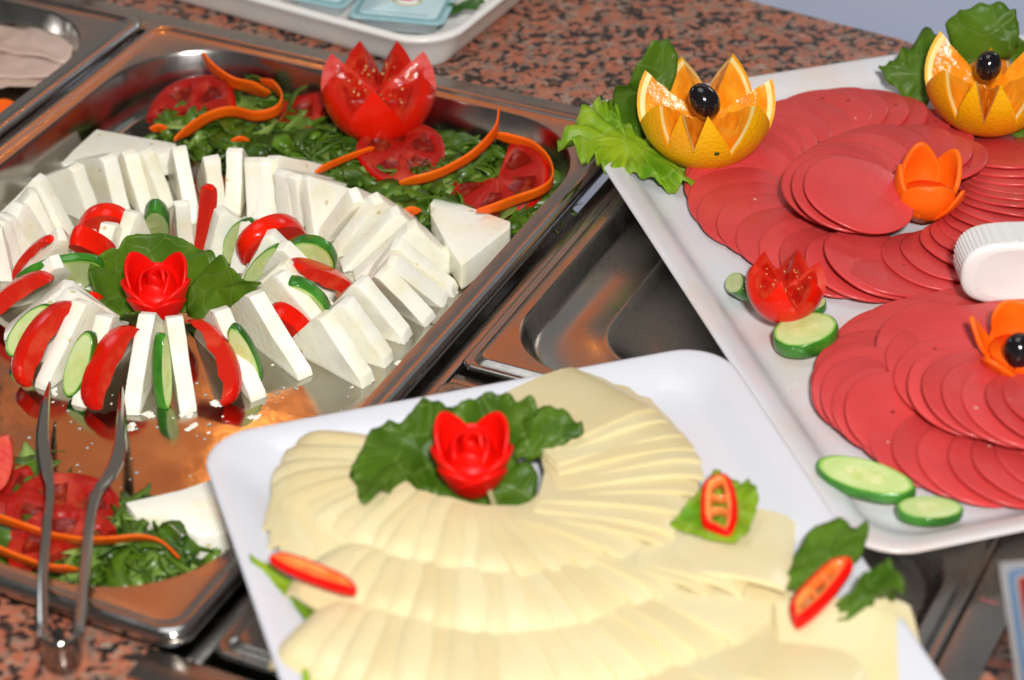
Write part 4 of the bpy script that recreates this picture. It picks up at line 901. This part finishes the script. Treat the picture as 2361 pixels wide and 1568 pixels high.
# ------------------------------------------------------------------ tongs
tg = empty('serving_tongs', at(140, 1500, .012)); tag(tg, 'steel serving tongs resting on the pan rim, both arms reaching into the cheese pan', 'tongs')
wf = lambda q: 1.0 if q < .45 else 1.0+.55*math.sin((q-.45)/.42*math.pi) if q < .87 else max(.25, 1-(q-.87)/.13*.8)
ribbon('arm', [at(98, 1478, .027), at(98, 1340, .023), at(108, 1210, .018), at(114, 1130, .011), at(106, 1080, .008), at(98, 1010, .003), at(104, 940, -.003), at(115, 882, -.008)], .0046, .0016, M['tongs'], tg, up=(1, -.1, .25), wf=wf)
ribbon('arm', [at(182, 1465, .027), at(192, 1350, .023), at(206, 1210, .018), at(222, 1140, .013), at(256, 1092, .009), at(276, 1040, .004), at(280, 960, -.003), at(279, 880, -.009)], .0046, .0016, M['tongs'], tg, up=(1, .1, -.35), wf=wf)
ribbon('spring_bend', [at(98, 1462, .025), at(99, 1486, .024), at(112, 1508, .023), at(140, 1516, .023), at(168, 1506, .023), at(182, 1484, .024), at(183, 1458, .025)], .016, .0012, M['tongs'], tg, up=(0, 0, 1), taper=False)

# ------------------------------------------------------------------ white ribbed plastic cap standing on the sausage
def capfn():
    cc = at(2212, 690, SZ+.020); X = V((1, 0.02, 0)).normalized(); Yd = V((-.02, 1, 0)); Zu = V((0, 0, 1))
    W_, H_ = .080, .036
    def outl(s, ribs=0):
        pts = []; N_ = 160
        for k in range(N_):
            q = 2*math.pi*k/N_; cx, sx = math.cos(q), math.sin(q)
            x = W_/2*(abs(cx)**.42)*(1 if cx > 0 else -1); z = H_/2*(abs(sx)**.8)*(1 if sx > 0 else -1)
            rb = 1+(ribs*(1 if (k % 3 == 0) else -.4) if ribs else 0)
            pts.append((x*s*(1+(rb-1)*.4), z*s*rb))
        return pts
    e = empty('ribbed_cap', cc); tag(e, 'white plastic cap with ribbed rim standing on the sausage slices at the right edge', 'plastic cap')
    F = lambda u, v, z: cc+X*(u+W_/2)+Zu*(v+H_/2-.004)+Yd*z+V((0, 0, -.10*z))
    rings('cap_face', F, [(outl(.80), -.0002), (outl(.9), 0), (outl(.975), .0006), (outl(1), .0022), (outl(1), .0034)], M['plastic'], e, cap=False)
    rings('cap_face_panel', F, [(outl(.80), -.0002), (outl(.4), .0012), (outl(.05), .0016)], M['plastic'], e)
    rings('ribbed_rim', F, [(outl(.985), .0034), (outl(.985, .022), .0040), (outl(.985, .022), .0250), (outl(.97), .0262), (outl(.9), .0268)], M['plastic'], e, smooth=False)
capfn()

# ------------------------------------------------------------------ price card in its acrylic stand
pc = at(2303, 1300, .085); pb = at(2350, 1628, .001)
cx_ = V((1, .10, 0)).normalized(); cz_ = (pc-pb); hh = cz_.length; cz_.normalize(); cn = cx_.cross(cz_).normalized()
if cn.y > 0: cn = -cn
e = empty('price_card', pb); tag(e, 'white price card with blue border and red field in a clear stand, lower right', 'price card')
def panel(name, x0, z0, x1, z1, d, m_, t=.0004, r=.002, par=None):
    vs = []; o = rr(x1-x0, z1-z0, r, 5); n = len(o)
    for s in (0, t): vs += [pb+cx_*(x0+x)+cz_*(z0+z)+cn*(d+s) for x, z in o]
    return mk(name, vs, [list(range(n)), list(range(n, 2*n))]+[[i, (i+1) % n, n+(i+1) % n, n+i] for i in range(n)], m_, par or e, smooth=False)
sheet_ = panel('card_sheet', 0, 0, .12, hh, 0, M['card'], .0006)
panel('blue_border', .0028, .0028, .1172, hh-.0028, .0007, M['bluep'], .0002, .004, par=sheet_)
panel('white_field', .0056, .0056, .1144, hh-.0056, .0010, M['card'], .0002, .003, par=sheet_)
panel('red_field', .0068, hh*.42, .113, hh-.0072, .0013, M['redp'], .0002, .002, par=sheet_)
panel('blue_line', .0080, hh*.20, .112, hh*.32, .0013, M['darkblue'], .0002, .002, par=sheet_)
vs = [pb+cx_*x+cz_*z+cn*d for d in (.0022, .0035) for x, z in ((-.004, -.002), (.124, -.002), (.124, hh+.003), (-.004, hh+.003))]
mk('clear_front', vs, [[0, 1, 2, 3], [4, 5, 6, 7], [0, 1, 5, 4], [1, 2, 6, 5], [2, 3, 7, 6], [3, 0, 4, 7]], M['acryl'], e, smooth=False)
fb = [at(2284, 1288, .086), at(2256, 1385, .060), at(2304, 1394, .058), at(2303, 1300, .085)]
fb = [V(p) for p in fb]; nb = V((0, .0012, 0))
mk('clear_side_fin', fb+[p+nb for p in fb], [[0, 1, 2, 3], [4, 5, 6, 7], [0, 1, 5, 4], [1, 2, 6, 5], [2, 3, 7, 6], [3, 0, 4, 7]], M['acryl'], e, smooth=False)

# ------------------------------------------------------------------ tray of portion packs at the top
tc_ = at(1012, 112, .026); tx = at(692, 24, .026)-tc_; ty = at(1150, -12, .026)-tc_
tx.z = ty.z = 0; tx.normalize(); ty = ty.normalized(); ty = (ty-tx*ty.dot(tx)*.6).normalized()
Ft = lambda u, v, z: V((tc_.x, tc_.y, 0))+tx*u+ty*v+V((0, 0, z))
n = 10; R2_ = lambda i, r: rrin(.30, .20, i, r, n)
tag(rings('serving_tray', Ft, [(R2_(.012, .02), .0012), (R2_(.010, .024), .003), (R2_(.004, .030), .018), (R2_(0, .034), .0225), (R2_(-.0006, .034), .0245), (R2_(.0012, .034), .0262), (R2_(.005, .032), .0260), (R2_(.0075, .030), .0235), (R2_(.012, .026), .0075), (R2_(.016, .022), .0052), (R2_(.05, .01), .0050)], M['tray'], sub=1), 'white plastic tray with a raised rim at the top, holding foil lidded portion packs', 'tray')
def pack(pts, zt, label, emblem=True):
    P = [at(x, y, zt) for x, y in pts]; o = P[0]; X = (P[1]-P[0]); Y = (P[3]-P[0]); wx, wy = X.length, Y.length; X.normalize(); Y = (Y-X*Y.dot(X)).normalized(); Zp = X.cross(Y)
    if Zp.z < 0: Zp = -Zp
    F = lambda u, v, z: o+X*u+Y*v+Zp*z; r = .006
    e = empty('portion_pack', V((o.x, o.y, .006))); tag(e, label, 'portion pack', 'foil lidded portion packs on the tray')
    Rp = lambda i, r_: rrin(wx, wy, i, r_, 6)
    rings('tub', F, [(Rp(.008, .004), -.011), (Rp(.005, .005), -.004), (Rp(.001, r), -.0006), (Rp(0, r), 0)], M['tub'], e, cap=False)
    lid_ = rings('foil_lid', F, [(Rp(-.0003, r), .0001), (Rp(0, r), .0006), (Rp(.0012, r), .0008)], M['teal'], e)
    rings('lid_border', F, [(Rp(.0030, r*.8), .0009), (Rp(.0031, r*.8), .0011), (Rp(.0050, r*.7), .0011)], M['teald'], lid_, cap=False)
    rings('lid_field', F, [(Rp(.0055, r*.6), .0009), (Rp(.0056, r*.6), .0011)], M['teal2'], lid_)
    dm = []; df = []
    for k in range(22):       # dashed line along the near side of the lid
        x = .011+k*(wx-.022)/22; b0 = len(dm); dm += [F(x+a*.0014, .0085+b*.0007, .0013) for a, b in ((0, 0), (1, 0), (1, 1), (0, 1))]; df.append([b0, b0+1, b0+2, b0+3])
    mk('dashed_line', dm, df, M['teald'], lid_, solid=.0002)
    if emblem:
        for nm, rx, ry, z, m_ in (('emblem', .0095, .0062, .0012, 'gold'), ('emblem_field', .0078, .0048, .0015, 'foilw'), ('emblem_mark', .0040, .0016, .0018, 'redp')):
            c2 = (wx*.52, wy*.36)
            rings(nm, F, [([(c2[0]+rx*math.cos(a*.2618), c2[1]+ry*math.sin(a*.2618)) for a in range(24)], z), ([(c2[0]+rx*math.cos(a*.2618), c2[1]+ry*math.sin(a*.2618)) for a in range(24)], z+.0002)], M[m_], lid_)
pack([(800, 40), (1020, 60), (1028, -65), (804, -82)], .020, 'teal foil lidded portion pack with an oval emblem in the tray corner')
pack([(640, -8), (790, 22), (812, -80), (665, -100)], .016, 'second teal portion pack lying left of the one with the clear emblem')
leaf('garnish_leaf', (980, 40, .012), [(845, 42, .010), (900, 48, .014), (960, 50, .014), (1010, 22, .018), (1060, 10, .022), (1112, -6, .024), (1112, 8, .022), (1090, 18, .020), (1040, 38, .014), (1000, 58, .009), (940, 66, .0085), (880, 58, .0085)], 'long dark green leaf under the portion packs in the tray corner', 'leaf', 'darkleaf', group=LG, seed=41, ruffle=.002)

# ------------------------------------------------------------------ pan at the far left
def sheet(pts, z, lab, k):
    P = [at(x, y, z) for x, y in pts]
    return leaf('meat_slice', (sum(p[0] for p in pts)/len(pts), sum(p[1] for p in pts)/len(pts), z+.002), [(x, y, z) for x, y in pts], lab, 'meat slice', 'turkey', ruffle=.002, jag=.03, group='pale meat slices in the far left pan', thick=.0016, seed=k, dens=4)
sheet([(-80, 120), (0, 150), (60, 170), (122, 172), (100, 190), (20, 205), (-90, 215)], ZF+.008, 'lowest pale meat slice in the top left pan, nearest its rim', 51)
sheet([(-80, 60), (20, 90), (100, 130), (150, 142), (124, 174), (40, 180), (-90, 170)], ZF+.011, 'middle pale meat slice with folded edges in the top left pan', 52)
sheet([(62, 20), (98, 17), (145, 32), (174, 58), (172, 112), (150, 142), (90, 130), (0, 118), (-70, 110), (-60, 70), (20, 66), (56, 55), (64, 40)], ZF+.015, 'large pale meat slice on top in the top left pan', 53)
cuke((12, 252, ZF+.010), (42, 254, ZF+.010), (12, 232, ZF+.012), .004, 'round orange carrot slice at the left edge of the top left pan', 'carrot rounds', name='carrot_slice')
o = bpy.data.objects['carrot_slice']; o['category'] = 'carrot slice'
for i in range(4): o.data.materials[i] = M['carrot']
leaf('garnish_leaf', (85, 232, ZF+.010), [(60, 248, ZF+.012), (85, 220, ZF+.012), (108, 212, ZF+.010), (104, 232, ZF+.008), (80, 250, ZF+.006)], 'small dark leaf scrap near the rim of the top left pan', 'leaf', 'darkleaf', group=LG, seed=54, ruffle=.001)

# droplets of whey on the wet floor of the pan
dv, df_ = [], []
for k in range(60):
    x, y = R_.uniform(20, 900), R_.uniform(880, 1130); p = at(x, y, ZF)
    if not inpan(p, .03): continue
    r_ = R_.uniform(.0005, .0011); b0 = len(dv)
    for j, (s, h) in enumerate(((1, 0), (.8, .35), (.4, .5))):
        for q in range(8): a = q*math.pi/4; dv.append(p+V((math.cos(a)*s*r_, math.sin(a)*s*r_, h*r_+.0001)))
    for j in range(2):
        for q in range(8): df_.append([b0+j*8+q, b0+j*8+(q+1) % 8, b0+(j+1)*8+(q+1) % 8, b0+(j+1)*8+q])
    df_.append([b0+16+q for q in range(8)])
tag(mk('whey_droplets', dv, df_, M['droplet']), 'scattered whey droplets on the wet pan floor in front of the cheese ring', 'droplets', kind='stuff')
